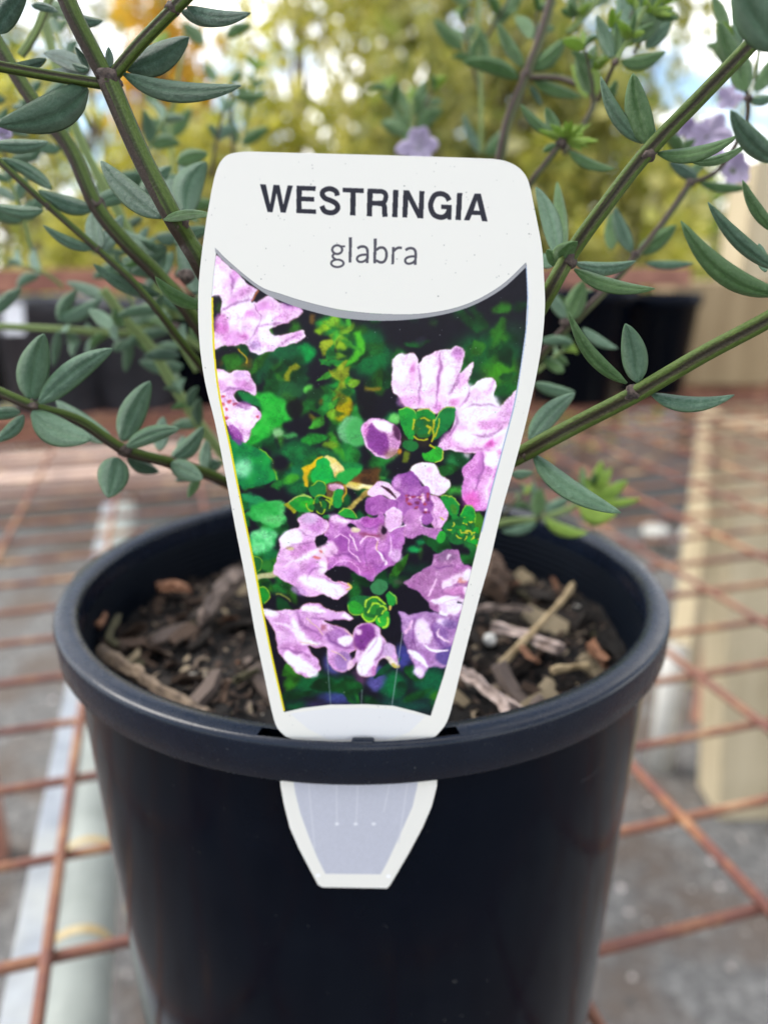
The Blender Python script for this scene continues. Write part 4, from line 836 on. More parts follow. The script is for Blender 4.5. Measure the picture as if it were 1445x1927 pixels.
for k in range(5200):
    a = rg.random() * 6.283; r = .0646 * math.sqrt(rg.random()); x, y = PC.x + r * math.cos(a), PC.y + r * math.sin(a)
    c = Vector((x, y, soil_z(x, y) + rg.uniform(-.0003, .0012))); u = Vector((rg.uniform(-1, 1), rg.uniform(-1, 1), rg.uniform(-.5, .5))).normalized(); w = u.cross(Vector((rg.uniform(-.4, .4), rg.uniform(-.4, .4), 1))).normalized(); h = u.cross(w)
    L, W_, T_ = rg.uniform(.0005, .0021), rg.uniform(.0003, .0008), rg.uniform(.0001, .0004); b = len(vs)
    vs += [c - u * L, c + w * W_, c + u * L, c - w * W_, c + h * T_, c - h * T_]
    fs += [(b, b + 1, b + 4), (b + 1, b + 2, b + 4), (b + 2, b + 3, b + 4), (b + 3, b, b + 4), (b + 1, b, b + 5), (b + 2, b + 1, b + 5), (b + 3, b + 2, b + 5), (b, b + 3, b + 5)]
put('fine_bark', mesh('fine_bark', vs, fs), M_FINE, soil, sm=False)['kind'] = 'stuff'
# notable loose pieces lying on the mix
def sp(x, y, dz=0.0):
    return on_z(x, y, SOIL + .003 + dz)
def stick(pts, r0, r1, mat, name, label, cat, dz=(0, 0), prof=None, nseg=10):
    flat = 'bark' in name
    P = [sp(x, y, dz[0] + (dz[1] - dz[0]) * i / (len(pts) - 1)) for i, (x, y) in enumerate(pts)]
    lump = random.random() * 9
    o = put(name, tube(P, [(r0 + (r1 - r0) * i / (len(P) - 1)) * (1 + .12 * math.sin(i * 2 + lump)) / 1000 for i in range(len(P))], prof=lambda a: (1 + .20 * math.sin(3 * a + lump) + .12 * math.sin(5 * a + 1)) * (1.25 if flat and abs(math.cos(a)) > .7 else (.62 if flat else 1)), nseg=14, sub=8), mat, sm=not flat)
    for v in o.data.vertices:
        q = v.co.copy(); v.co += Vector((mnoise.noise(q * 380), mnoise.noise(q * 380 + Vector((9, 0, 0))), mnoise.noise(q * 300 + Vector((0, 9, 0))))) * (r0 * .00055)
    return tag(o, label, cat)
M_TWIG = noise_mat('brown_twig', (.075, .052, .035), (.21, .155, .105), 260, .8, .7, .0006).m
M_TAN = noise_mat('tan_straw', (.24, .17, .085), (.42, .32, .18), 300, .75, .5, .0004).m
M_PINK = noise_mat('pinkish_bark', (.20, .145, .12), (.44, .35, .31), 320, .8, .7, .0006).m
stick([(188, 1228), (250, 1262), (310, 1300), (395, 1350)], 1.75, 1.1, M_TWIG, 'stick', 'long thick brown stick lying along the left inside of the pot', 'stick', (.0035, .004))
stick([(172, 1092), (192, 1120), (212, 1160)], .8, .9, M_TWIG, 'twig', 'short upright brown twig at the far left of the soil', 'twig', (.010, .0))
stick([(166, 1150), (172, 1172), (188, 1178), (196, 1160)], 1.0, 1.0, CH[3], 'curled_bark', 'curled orange bark flake at the left of the soil', 'bark', (.004, .004))
stick([(932, 1262), (985, 1205), (1040, 1150), (1078, 1102)], .9, .7, M_TAN, 'straw', 'thin tan straw lying diagonally across the right side of the soil', 'straw', (.002, .008))
stick([(925, 1180), (975, 1190), (1052, 1222)], 1.6, 1.9, M_PINK, 'bark_strip', 'pale bark strip crossed by the tan straw', 'bark', (.003, .003))
stick([(868, 1262), (905, 1290), (940, 1315), (972, 1342)], 1.5, 1.9, M_PINK, 'bark_strip', 'pinkish split bark strip against the front rim right of the tag', 'bark', (.003, .005))
stick([(1036, 1262), (1070, 1256), (1108, 1252)], .75, .8, M_TAN, 'twig', 'short pale twig near the right front of the soil', 'twig', (.004, .004))
stick([(1113, 1215), (1125, 1232), (1140, 1250)], 1.6, 1.2, CH[3], 'bark_flake', 'reddish bark flake near the right wall of the pot', 'bark', (.004, .003))
stick([(985, 1222), (1010, 1245)], 1.1, .9, CH[3], 'bark_flake', 'small orange bark flake just below the pale strip', 'bark', (.004, .004))
stick([(878, 1150), (930, 1142), (1000, 1148)], 1.1, 1.0, CH[2], 'bark_strip', 'grey bark strip on the soil behind the pale strip', 'bark', (.003, .003))
stick([(385, 1160), (415, 1120), (455, 1085)], 2.4, 2.8, CH[2], 'bark_chunk', 'greyish bark chunk beside the left edge of the tag', 'bark', (.003, .005))
stick([(300, 1105), (330, 1100), (345, 1108)], 2.0, 1.8, CH[3], 'bark_flake', 'rounded orange bark flake at the back left of the soil', 'bark', (.004, .004))
stick([(225, 1160), (205, 1200), (222, 1215)], .8, .9, CH[4], 'twig', 'forked olive twig near the left wall of the pot', 'twig', (.004, .001))
stick([(430, 1280), (422, 1300), (416, 1322)], 1.0, 1.4, CH[1], 'bark_flake', 'upright brown bark flake at the left foot of the tag', 'bark', (.006, .002))
stick([(900, 1040), (935, 1070), (925, 1110)], 3.2, 3.6, CH[1], 'bark_chunk', 'large dark brown bark chunk at the back right of the tag', 'bark', (.004, .004))
me = bpy.data.meshes.new('bead'); bm = bmesh.new(); bmesh.ops.create_icosphere(bm, subdivisions=3, radius=.0016)
for v in bm.verts: v.co *= 1 + .2 * mnoise.noise(v.co * 900)
bm.to_mesh(me); bm.free()
o = put('white_pebble', me, M_WHITE); o.location = sp(922, 1203, .003); tag(o, 'small white pebble on the soil at the right of the tag', 'pebble')

# ================================================================ plant tag
TY = .1068
OUT = [(440, 285), (690, 291), (900, 297), (935, 299), (958, 304), (978, 315), (992, 332), (999, 352), (1004, 376), (1013, 420), (1022, 470), (1025, 520), (1027, 575), (1022, 640), (1010, 710), (992, 790), (968, 880), (945, 960), (921, 1060), (898, 1140), (872, 1240), (850, 1330), (838, 1363), (820, 1385), (800, 1396)]
OUTL = [(560, 1395), (538, 1386), (521, 1368), (511, 1335), (497, 1270), (480, 1190), (462, 1090), (442, 990), (425, 900), (405, 800), (385, 720), (374, 640), (372, 560), (376, 500), (385, 430), (393, 382), (399, 350), (405, 325), (413, 306), (426, 292), (445, 286.5)]
TONG = [(800, 1420), (822, 1452), (822, 1480), (812, 1520), (795, 1560), (770, 1608), (746, 1650), (733, 1672), (728, 1677), (606, 1675), (598, 1670), (585, 1645), (562, 1600), (545, 1560), (534, 1515), (528, 1480), (526, 1452), (548, 1420)]
def rounded(L, n=3): return L
sm_out = smooth([(690, 291)] + OUT[2:-1], False, 4) + [(800, 1396)] + TONG + [(560, 1395)] + smooth(OUTL[1:] + [(475, 285), (540, 287), (690, 291)], False, 4)[:-1]

TX0, TZ1 = PC.x - .0300, CAMZ + .0190                    # corner of the printed sheet (left, top) on the tag plane
TS, TW, TH = 20000.0, 1100, 2600                         # texels per metre, sheet size
def tex(pts):
    out = []
    for x, y in pts:
        p = on_y(x, y, TY); out.append(((p.x - TX0) * TS, (TZ1 - p.z) * TS))
    return out
pt = Painter(TW, TH, tex, 1.42)
paint_tag(pt)
img = bpy.data.images.new('tag_print', TW, TH)
buf = np.ones((TH, TW, 4), np.float32); buf[..., :3] = np.clip(pt.im[::-1], 0, 1)
img.pixels.foreach_set(buf.ravel()); img.update(); img.pack()
m = Mat('tag_print', .36, .22)
it = m.node('ShaderNodeTexImage'); it.image = img; it.interpolation = 'Cubic'; m.l.new(m.coord('UV'), it.inputs[0])
m.color(it.outputs[0]); m.bump(m.noise(700, 4), .00003, .3)
M_PRINT = m.m
m = Mat('tag_plastic', .4, .45); m.b.inputs['Base Color'].default_value = (.80, .80, .78, 1); M_TAGW = m.m
bm = bmesh.new()
vv = [bm.verts.new(on_y(x, y, TY)) for x, y in sm_out]
f = bm.faces.new(vv)
for k in range(-8, 9):
    bmesh.ops.bisect_plane(bm, geom=bm.verts[:] + bm.edges[:] + bm.faces[:], plane_co=(PC.x + k * .003 + .0002, 0, 0), plane_no=(1, 0, 0))
for k in range(30):
    bmesh.ops.bisect_plane(bm, geom=bm.verts[:] + bm.edges[:] + bm.faces[:], plane_co=(0, 0, PC.z - .0341 + k * .0042), plane_no=(0, 0, 1))
bm.normal_update()
for f in bm.faces:
    if f.normal.y > 0: f.normal_flip()
uvl = bm.loops.layers.uv.new('UVMap')
for f in bm.faces:
    for l in f.loops: l[uvl].uv = ((l.vert.co.x - TX0) * TS / TW, 1 - (TZ1 - l.vert.co.z) * TS / TH)
for v in bm.verts:
    dx = (v.co.x - PC.x) / .024; up_ = max(0, (v.co.z - PC.z)) / .09; dn = max(0, PC.z - .004 - v.co.z) / .03
    v.co.y += .0008 * dx * dx * up_ + .0007 * dn
me = bpy.data.meshes.new('tag'); bm.to_mesh(me); bm.free(); me.materials.append(M_PRINT); me.materials.append(M_TAGW)
ptag = put('plant_tag', me, sm=False)
so = ptag.modifiers.new('thickness', 'SOLIDIFY'); so.thickness = .00055; so.offset = -1; so.material_offset = 1; so.material_offset_rim = 1
tag(ptag, 'white plastic plant tag with lilac flower picture and lettering, pushed through the pot rim', 'plant tag')

# ================================================================ the plant
plant = empty('westringia_plant', Vector((PC.x, PC.y + .01, SOIL)))
plant.name = 'shrub_plant'
tag(plant, 'grey-green leafy shrub with square stems growing out of the black pot', 'plant')
ROOT = (668, 1140, 212)
def sq(a): return .98 + .13 * math.cos(4 * a) - .02 * math.cos(8 * a)
def stem(pts, w, mat=None, w2=None, twist=.785):
    """pts: (x, y, depth mm); w: width in photograph pixels at each end"""
    w2 = w2 or w; n = len(pts)
    rad = [((w + (w2 - w) * i / (n - 1)) / 2 / FPX * p[2] / 1000) * .92 for i, p in enumerate(pts)]
    return put('stem', tube([at(*p) for p in pts], rad, sq, 32, 7, twist=twist), mat or M_STEM, plant)
def joint(x, y, z, w):
    r = w / 2.35 / FPX * z / 1000
    bm = bmesh.new(); bmesh.ops.create_icosphere(bm, subdivisions=3, radius=r)
    c = at(x, y, z)
    for v in bm.verts: v.co = v.co * (1 + .42 * mnoise.noise(v.co * (1.5 / r) + c * 90) + .2 * mnoise.noise(v.co * (4 / r) + c * 90)) + c
    me = bpy.data.meshes.new('joint'); bm.to_mesh(me); bm.free()
    return put('joint', me, M_NODE, plant)
LN = 0
def leaf(b, t, hw, bend=0.0, roll=0.0, mat=None, cup=.48, name='leaf', sharp=1.0, parent=None):
    """b, t = (x, y, depth mm) of base and tip; hw = half width in photograph px; bend px; roll deg about the midrib"""
    global LN; LN += 1
    B, T = at(*b), at(*t); zz = (b[2] + t[2]) / 2000
    ax = T - B; L = ax.length; a = ax.normalized()
    view = ((B + T) / 2 - CAM).normalized()
    side = a.cross(view).normalized()                    # screen perpendicular
    dx, dy = t[0] - b[0], t[1] - b[1]; l2 = math.hypot(dx, dy) + 1e-6
    n2 = RT * (dy / l2) - UP * (-dx / l2) * 1.0          # image normal: up when pointing right
    n2 = (n2 - a * n2.dot(a)).normalized()
    bv = n2 * (bend / FPX * zz)
    c, s = math.cos(R(roll)), math.sin(R(roll))
    wv = side * c + view * s; nv = -view * c + side * s  # width vector, upper-face normal (towards the camera)
    W = hw / FPX * zz * .93
    rg = random.Random(LN * 7)
    NS, NC = 15, 12
    cr_ = .20
    vs, fs, uv = [], [], []
    wob = rg.uniform(-.12, .12); tw = rg.uniform(-.25, .25)
    for i in range(NS + 1):
        u = i / NS
        uu = .02 + .98 * u
        w = W * max(.055, (math.sin(math.pi * min(1, uu ** (.82 * sharp)) * .985) ** .72)) if i < NS else W * .05
        if u < .08: w = W * (.16 + (w / W - .16) * (u / .08))
        cen = B + ax * u + bv * (4 * u * (1 - u)) + view * (L * .05 * math.sin(u * math.pi) * cup) + n2 * (L * .02 * wob * math.sin(u * 6.28))
        ang = tw * (u - .3); cw, sw = math.cos(ang), math.sin(ang)
        wvv = wv * cw + nv * sw; nvv = nv * cw - wv * sw
        th = .13 * W * (1 - .5 * u) + .00006
        ring = []
        for k in range(NC + 1):                         # upper face, edge to edge
            q = -1 + 2 * k / NC
            h = -cup * q * q * w - cr_ * w * math.exp(-(q / .16) ** 2) + .05 * w * math.exp(-((abs(q) - .45) / .25) ** 2)
            ring.append((cen + wvv * (q * w) + nvv * h, (k / NC, u)))
        for k in range(NC - 1, 0, -1):                  # lower face
            q = -1 + 2 * k / NC
            h = -cup * q * q * w - cr_ * w * math.exp(-(q / .16) ** 2) - th * (1 - q * q * .6) * 1.6
            ring.append((cen + wvv * (q * w * .97) + nvv * h, (k / NC, u)))
        for p, t_ in ring: vs.append(p); uv.append(t_)
    M = 2 * NC
    for i in range(NS):
        for k in range(M):
            k2 = (k + 1) % M; fs.append((i * M + k, i * M + k2, (i + 1) * M + k2, (i + 1) * M + k))
    fs.append(tuple(range(M))[::-1]); fs.append(tuple(NS * M + k for k in range(M)))
    return put(name, mesh(name, vs, fs, uv), mat or M_LEAF, parent or plant)

# --- stems
SG, SB, SP_ = M_STEM, M_STEMB, M_STEMG
stem([(206, 155, 107), (262, 285, 107.5), (322, 402, 108), (352, 452, 110), (400, 540, 114), (520, 800, 150), ROOT], 44, SG, 40)
stem([(100, -70, 104), (140, 30, 105), (203, 152, 107)], 38, SG, 38)
stem([(212, 145, 107), (262, 85, 106), (325, 20, 105), (385, -40, 104)], 24, M_STEMR, 24)
stem([(192, 158, 107), (110, 145, 105), (0, 125, 102), (-60, 112, 100)], 20, M_STEMR, 20)
joint(206, 152, 107, 52); joint(325, 16, 105, 30); joint(338, 420, 108.5, 42)
stem([(-40, 20, 128), (50, 170, 129), (130, 275, 130), (182, 388, 131), (240, 460, 133), (300, 520, 136), (372, 610, 140), (520, 850, 165), ROOT], 30, SG, 34)
joint(184, 386, 131, 34); joint(352, 520, 138, 34)
stem([(40, 105, 140), (68, 60, 139), (100, -20, 138)], 15, SP_); stem([(84, 40, 175), (120, 170, 175), (160, 280, 176), (240, 430, 178), (330, 600, 182)], 20, SP_)
stem([(-20, 285, 128), (50, 350, 129), (92, 388, 130), (185, 470, 132), (260, 540, 134), (340, 640, 140), (520, 880, 170), ROOT], 14, SG, 18); joint(92, 388, 130, 17); joint(186, 470, 132, 18)
stem([(-40, 612, 182), (120, 620, 184), (240, 628, 186), (325, 620, 188), (520, 800, 200), ROOT], 14, SP_, 14); joint(328, 618, 188, 26)
stem([(195, 545, 180), (240, 605, 182), (285, 655, 184), (330, 730, 186), (385, 810, 190), (500, 960, 200), ROOT], 20, SP_, 22)
stem([(-50, 715, 124), (62, 764, 126), (150, 792, 130), (234, 846, 134), (325, 872, 142), (420, 905, 152), (540, 980, 180), ROOT], 23, SG, 26)
for q in ((64, 764, 126, 28), (236, 848, 134, 32), (326, 872, 142, 28), (386, 890, 148, 26)): joint(*q)
stem([(1500, -15, 99), (1430, 65, 101), (1320, 180, 104), (1216, 288, 107), (1140, 385, 109), (1072, 480, 112), (1010, 590, 116), (860, 850, 150), ROOT], 33, M_STEMR, 36)
joint(1216, 290, 107, 38); joint(1068, 488, 112, 40)
stem([(1520, 555, 97), (1440, 604, 99), (1320, 668, 103), (1194, 742, 108), (1090, 796, 113), (990, 850, 118), (860, 930, 145), ROOT], 38, M_STEMR, 38)
joint(1190, 742, 108, 42); joint(990, 852, 118, 36)
stem([(1045, -30, 178), (1020, 60, 177), (990, 142, 176), (955, 230, 176), (935, 320, 178), (870, 560, 190), (760, 900, 205), ROOT], 20, M_STEMB, 22); joint(990, 142, 176, 26)
stem([(1140, -20, 176), (1100, 30, 176), (1068, 62, 176)], 12, SP_); stem([(990, 145, 176), (1065, 150, 172), (1117, 192, 168), (1060, 290, 172)], 12, M_STEMB)
stem([(1058, 268, 150), (1025, 310, 152), (985, 370, 156), (900, 560, 175), (780, 900, 200), ROOT], 12, SB, 16); joint(1056, 270, 150, 24)
stem([(1298, 345, 158), (1250, 415, 158), (1197, 482, 158), (1140, 545, 160), (1085, 600, 162), (1030, 655, 166), (900, 820, 185), ROOT], 13, M_STEMB, 20); joint(1297, 345, 158, 20); joint(1196, 480, 158, 20); joint(1062, 607, 160, 20)
stem([(1157, 117, 150), (1190, 60, 150), (1235, -30, 148)], 10, SP_); stem([(1157, 117, 150), (1125, 190, 156)], 9, M_STEMB); joint(1157, 117, 150, 16)
stem([(1407, 186, 150), (1400, 240, 152), (1350, 320, 156), (1298, 345, 158)], 10, M_STEMB); joint(1407, 185, 150, 18)
stem([(1098, 944, 206), (1060, 962, 206), (1012, 976, 206), (940, 985, 205), (820, 1030, 206), ROOT], 12, SP_, 14); joint(1012, 974, 206, 18)
stem([(436, 160, 230), (440, 290, 232), (470, 460, 235), (600, 900, 225), ROOT], 8, M_STEMB); stem([(350, 60, 240), (330, 180, 240), (322, 260, 240), (360, 500, 236), (560, 900, 226), ROOT], 7, SP_)
stem([(775, 190, 225), (770, 300, 226), (740, 600, 224), (700, 900, 218), ROOT], 9, SP_, 12)
stem([(905, 292, 215), (905, 180, 214), (898, 60, 214), (905, -30, 214)], 8, SP_)

# --- leaves traced from the photograph: base, tip, half width, bend, roll
LD, LB, LL = M_LEAFD, M_LEAFB, M_LIME
Z = 107
for a in [
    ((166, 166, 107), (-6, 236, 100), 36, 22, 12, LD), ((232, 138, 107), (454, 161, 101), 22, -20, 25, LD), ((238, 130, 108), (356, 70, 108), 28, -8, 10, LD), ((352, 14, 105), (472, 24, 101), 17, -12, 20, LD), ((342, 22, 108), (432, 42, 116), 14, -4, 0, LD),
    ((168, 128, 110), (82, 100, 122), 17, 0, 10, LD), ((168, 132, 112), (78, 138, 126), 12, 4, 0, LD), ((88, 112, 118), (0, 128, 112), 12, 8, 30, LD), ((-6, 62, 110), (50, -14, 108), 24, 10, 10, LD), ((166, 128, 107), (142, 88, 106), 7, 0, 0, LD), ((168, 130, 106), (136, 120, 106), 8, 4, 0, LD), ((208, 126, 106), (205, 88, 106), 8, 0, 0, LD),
    ((60, 10, 122), (110, 22, 122), 9, 4, 20, LD), ((125, 25, 124), (195, 40, 126), 12, -6, 20, LD), ((-10, 272, 128), (92, 267, 128), 14, -6, 0, None), ((98, 356, 129), (2, 298, 128), 14, -6, 10, None), ((82, 396, 130), (-12, 386, 130), 13, 8, 0, None), ((178, 394, 131), (72, 358, 129), 18, 8, 0, None),
    ((306, 410, 110), (190, 303, 112), 25, 10, 8, None), ((308, 413, 107), (402, 404, 101), 13, 8, 35, LB), ((352, 400, 140), (388, 304, 142), 30, 16, 0, None), ((345, 402, 142), (268, 320, 146), 24, 0, 0, None), ((266, 395, 146), (322, 312, 148), 20, 8, 0, None), ((180, 384, 132), (262, 362, 138), 16, 4, 0, None), ((262, 380, 150), (342, 340, 154), 20, 0, 0, None),
    ((176, 470, 132), (82, 424, 130), 13, 10, 25, None), ((188, 470, 132), (176, 396, 138), 18, 4, 0, None), ((192, 474, 132), (232, 405, 142), 16, 0, 0, None), ((300, 556, 138), (176, 497, 130), 17, 12, 20, None), ((384, 578, 118), (292, 521, 112), 16, 14, 25, LB), ((372, 552, 150), (336, 446, 152), 28, -6, 0, None), ((330, 460, 150), (398, 430, 152), 15, 6, 0, None), ((300, 470, 150), (230, 432, 154), 12, 4, 0, None),
    ((-8, 592, 180), (41, 542, 176), 13, 4, 0, None), ((112, 602, 182), (192, 560, 176), 15, -6, 10, None), ((112, 606, 182), (146, 545, 178), 13, 6, 0, None), ((112, 622, 182), (100, 690, 188), 9, 0, 0, None), ((120, 615, 180), (128, 622, 178), 12, 0, 0, None), ((205, 560, 184), (125, 530, 188), 12, 0, 0, None),
    ((252, 612, 186), (332, 600, 182), 14, 16, 20, None), ((240, 640, 186), (212, 660, 188), 10, 0, 0, None), ((318, 625, 186), (222, 662, 180), 13, -8, 20, None), ((246, 640, 184), (236, 700, 190), 10, 0, 0, None), ((330, 660, 188), (252, 640, 188), 12, 8, 0, LB), ((345, 690, 186), (262, 680, 188), 16, 6, 0, None), ((300, 560, 176), (372, 590, 180), 14, 0, 0, None),
    ((58, 755, 126), (83, 628, 122), 31, 8, 6, None), ((74, 758, 125), (213, 656, 120), 26, 10, 14, None), ((60, 776, 125), (173, 827, 121), 31, -12, 8, None), ((46, 782, 126), (-10, 832, 124), 14, 6, 10, None), ((40, 776, 127), (-30, 782, 124), 13, 0, 10, None), ((214, 832, 136), (106, 754, 142), 22, 8, 0, None),
    ((230, 830, 134), (283, 717, 132), 27, 6, 8, None), ((238, 840, 133), (339, 807, 129), 18, 8, 12, None), ((220, 860, 133), (205, 937, 130), 31, 0, 0, None), ((240, 862, 137), (300, 888, 142), 14, -4, 0, LD), ((322, 864, 142), (383, 803, 140), 18, -8, 6, None), ((322, 872, 140), (382, 902, 137), 21, 0, 0, None), ((374, 898, 144), (354, 936, 142), 10, 0, 0, LB),
    ((384, 884, 148), (390, 828, 152), 13, 0, 0, None), ((300, 848, 146), (308, 784, 152), 16, 0, 0, None), ((384, 885, 150), (418, 872, 152), 15, 4, 0, None), ((380, 886, 146), (330, 905, 150), 10, 0, 0, LD), ((345, 862, 150), (345, 820, 156), 14, 0, 0, None),
    ((1222, 274, 107), (1190, 138, 104), 26, 10, 12, LB), ((1208, 270, 108), (1129, 144, 106), 16, 16, 22, None), ((1236, 288, 107), (1389, 254, 101), 17, -14, 25, LB), ((1300, 304, 107), (1406, 270, 106), 11, -10, 30, LB), ((1230, 270, 110), (1226, 225, 112), 6, 0, 0, None), ((1475, 95, 84), (1380, -50, 82), 44, 10, 10, None), ((1462, 306, 92), (1374, 207, 88), 22, 12, 15, None), ((1460, 438, 100), (1396, 339, 98), 13, 10, 20, LB),
    ((1462, 508, 104), (1331, 381, 101), 17, 14, 22, None), ((1470, 556, 101), (1280, 416, 97), 24, 34, 22, LB), ((1440, 512, 108), (1427, 458, 110), 11, 0, 0, None),
    ((1055, 510, 113), (1086, 454, 108), 22, 12, 0, LB), ((1055, 500, 113), (1028, 470, 112), 14, 0, 0, LB), ((1082, 495, 115), (1196, 491, 117), 14, -12, 10, None), ((1080, 506, 112), (1232, 543, 109), 16, -12, 22, LB), ((1050, 482, 120), (1008, 352, 124), 19, -6, 0, None), ((1042, 500, 122), (1002, 480, 126), 14, 0, 0, None), ((1060, 480, 126), (1048, 342, 134), 14, 0, 0, LB),
    ((1065, 600, 160), (1028, 545, 160), 13, 0, 0, None), ((1066, 604, 160), (1098, 528, 158), 21, 0, 10, LB), ((1060, 640, 160), (1020, 644, 160), 9, 0, 0, None), ((1078, 646, 160), (1016, 640, 160), 9, -4, 0, None), ((1096, 618, 158), (1162, 656, 156), 11, -5, 10, None), ((1060, 700, 165), (1020, 672, 168), 12, 0, 0, LB),
    ((1178, 722, 107), (1069, 587, 102), 16, 20, 24, LB), ((1200, 720, 107), (1176, 609, 104), 26, -2, 8, None), ((1224, 741, 107), (1381, 743, 102), 18, -16, 22, None), ((995, 828, 122), (1081, 740, 126), 22, 8, 6, None), ((1003, 855, 117), (1168, 965, 108), 23, -14, 18, None), ((1005, 722, 150), (1082, 738, 152), 13, -5, 0, None), ((962, 892, 145), (1003, 888, 146), 10, -3, 0, None),
    ((1112, 945, 206), (1131, 868, 204), 15, 0, 8, LL), ((1120, 946, 205), (1180, 904, 202), 14, 0, 8, LL), ((1124, 948, 204), (1204, 938, 200), 9, -4, 0, LL), ((1105, 950, 206), (1094, 878, 210), 10, 0, 0, LB), ((1088, 948, 204), (1160, 966, 200), 20, -14, 8, LL), ((1118, 938, 205), (1150, 880, 206), 11, 0, 0, LL), ((1010, 972, 205), (1016, 918, 204), 15, 0, 0, LB), ((1008, 968, 206), (1003, 903, 208), 8, 0, 0, None), ((1026, 968, 208), (1068, 938, 210), 15, 0, 0, None), ((1025, 978, 203), (1106, 1003, 200), 13, -8, 10, LL), ((1008, 984, 204), (944, 1000, 202), 10, 6, 0, None),
    ((1312, 338, 158), (1258, 304, 158), 13, 0, 0, LD), ((1316, 344, 158), (1412, 352, 156), 10, -6, 0, LB), ((1188, 474, 158), (1156, 390, 156), 15, 4, 0, None), ((1198, 476, 158), (1272, 424, 156), 18, -4, 0, LB), ((1214, 495, 158), (1306, 495, 156), 9, -4, 0, None), ((1290, 335, 160), (1330, 300, 162), 10, 0, 0, LB),
    ((976, 148, 176), (870, 118, 172), 16, -8, 10, LB), ((984, 126, 176), (935, 42, 174), 13, 4, 10, LB), ((1000, 130, 176), (1063, 73, 174), 17, -6, 8, LB), ((1004, 152, 176), (1096, 182, 172), 12, -4, 10, LB), ((996, 160, 176), (1020, 200, 178), 6, 0, 0, None), ((1112, 182, 168), (1084, 100, 166), 15, 0, 5, LB), ((1140, 195, 168), (1160, 150, 166), 11, 0, 0, LB), ((1120, 180, 168), (1118, 118, 168), 12, 0, 0, LL), ((1105, 185, 168), (1075, 120, 170), 9, 0, 0, LL),
    ((1152, 110, 150), (1121, 28, 149), 14, 0, 6, None), ((1160, 108, 150), (1163, 36, 150), 17, 0, 0, LB), ((1168, 118, 150), (1253, 96, 148), 15, -8, 10, LB), ((1175, 90, 152), (1190, 50, 152), 14, 0, 0, LL), ((1190, 80, 152), (1232, -12, 152), 30, -6, 0, LB), ((1180, 60, 154), (1170, -20, 156), 18, 0, 0, None), ((1215, 90, 156), (1262, 40, 156), 16, 0, 0, None), ((1195, 30, 156), (1240, -40, 156), 22, 0, 0, LB),
    ((1050, 264, 150), (1026, 202, 149), 14, 0, 8, LB), ((1042, 256, 150), (979, 196, 149), 11, 8, 20, LB), ((1070, 284, 150), (1157, 318, 148), 11, -8, 15, LB), ((1048, 272, 150), (1020, 285, 152), 8, 0, 0, LB),
    ((870, 92, 214), (816, 36, 212), 14, 4, 10, LB), ((918, 116, 214), (896, 44, 214), 12, 0, 0, LB), ((960, 30, 214), (966, -30, 214), 12, 0, 0, LB), ((1078, 36, 180), (1074, -14, 180), 12, 0, 0, LB), ((908, 292, 215), (872, 212, 213), 10, 6, 10, None), ((914, 292, 215), (952, 240, 214), 16, -4, 6, LB), ((880, 10, 214), (840, -30, 214), 12, 0, 0, LB), ((925, 50, 214), (985, -10, 214), 13, 0, 0, LB),
    ((1386, 130, 150), (1352, 40, 148), 18, 4, 5, LB), ((1402, 172, 150), (1382, 88, 150), 22, 0, 0, LB), ((1420, 172, 150), (1462, 100, 150), 16, -4, 0, LB), ((1410, 190, 150), (1460, 180, 150), 10, -4, 0, None), ((1396, 80, 152), (1386, 10, 152), 14, 0, 0, None), ((1430, 60, 146), (1450, 0, 146), 16, 0, 0, None), ((1370, 60, 155), (1340, -10, 155), 12, 0, 0, LB),
    ((300, 200, 240), (268, 165, 240), 12, 0, 0, LB), ((322, 256, 240), (288, 222, 240), 13, 0, 8, LB), ((322, 258, 240), (361, 203, 240), 13, 0, 8, LB), ((385, 82, 238), (342, 44, 238), 15, 0, 8, LB), ((425, 68, 238), (476, 48, 238), 12, 4, 0, LB), ((406, 152, 232), (385, 120, 232), 11, 0, 0, LB), ((434, 156, 232), (456, 134, 232), 9, 0, 0, LB), ((440, 180, 232), (502, 178, 232), 11, -4, 0, LB), ((446, 270, 232), (430, 218, 232), 12, 0, 0, LB), ((454, 270, 232), (506, 239, 232), 12, 0, 0, LB),
    ((770, 270, 225), (742, 190, 226), 13, 0, 0, LB), ((785, 240, 225), (832, 205, 226), 16, 4, 0, LB), ((768, 230, 225), (748, 165, 226), 14, 0, 0, LB), ((780, 215, 225), (800, 150, 226), 13, 0, 0, LB), ((762, 250, 225), (716, 232, 226), 12, 0, 0, LB), ((776, 200, 225), (775, 160, 226), 10, 0, 0, LL), ((1150, 470, 168), (1150, 400, 170), 14, 0, 0, LB),
]:
    leaf(*a)
for x, y, z, n_, L_, a0 in ((1188, 70, 149, 9, 44, -90), (1120, 130, 166, 6, 36, -100), (1150, 55, 152, 6, 36, -80), (1112, 915, 205, 7, 34, -70), (1085, 30, 176, 6, 34, -90), (1225, 25, 150, 8, 44, -60)):
    for k in range(n_):
        an = R(a0 + random.uniform(-75, 75)); L = L_ * random.uniform(.6, 1.2)
        leaf((x, y, z), (x + L * math.cos(an), y + L * math.sin(an), z - random.uniform(0, 5)), random.uniform(5, 9), random.uniform(-3, 3), 0, LL if k % 3 else LB)
for k in range(16):                                      # bright young tuft
    an = R(-100 + 190 * k / 15 + random.uniform(-8, 8)); L = random.uniform(34, 62)
    leaf((1066, 266, 150), (1066 + L * math.sin(an + .6), 266 - L * math.cos(an + .6) * .8, 148 + random.uniform(-5, 5)), random.uniform(4, 7), 0, 0, LL)
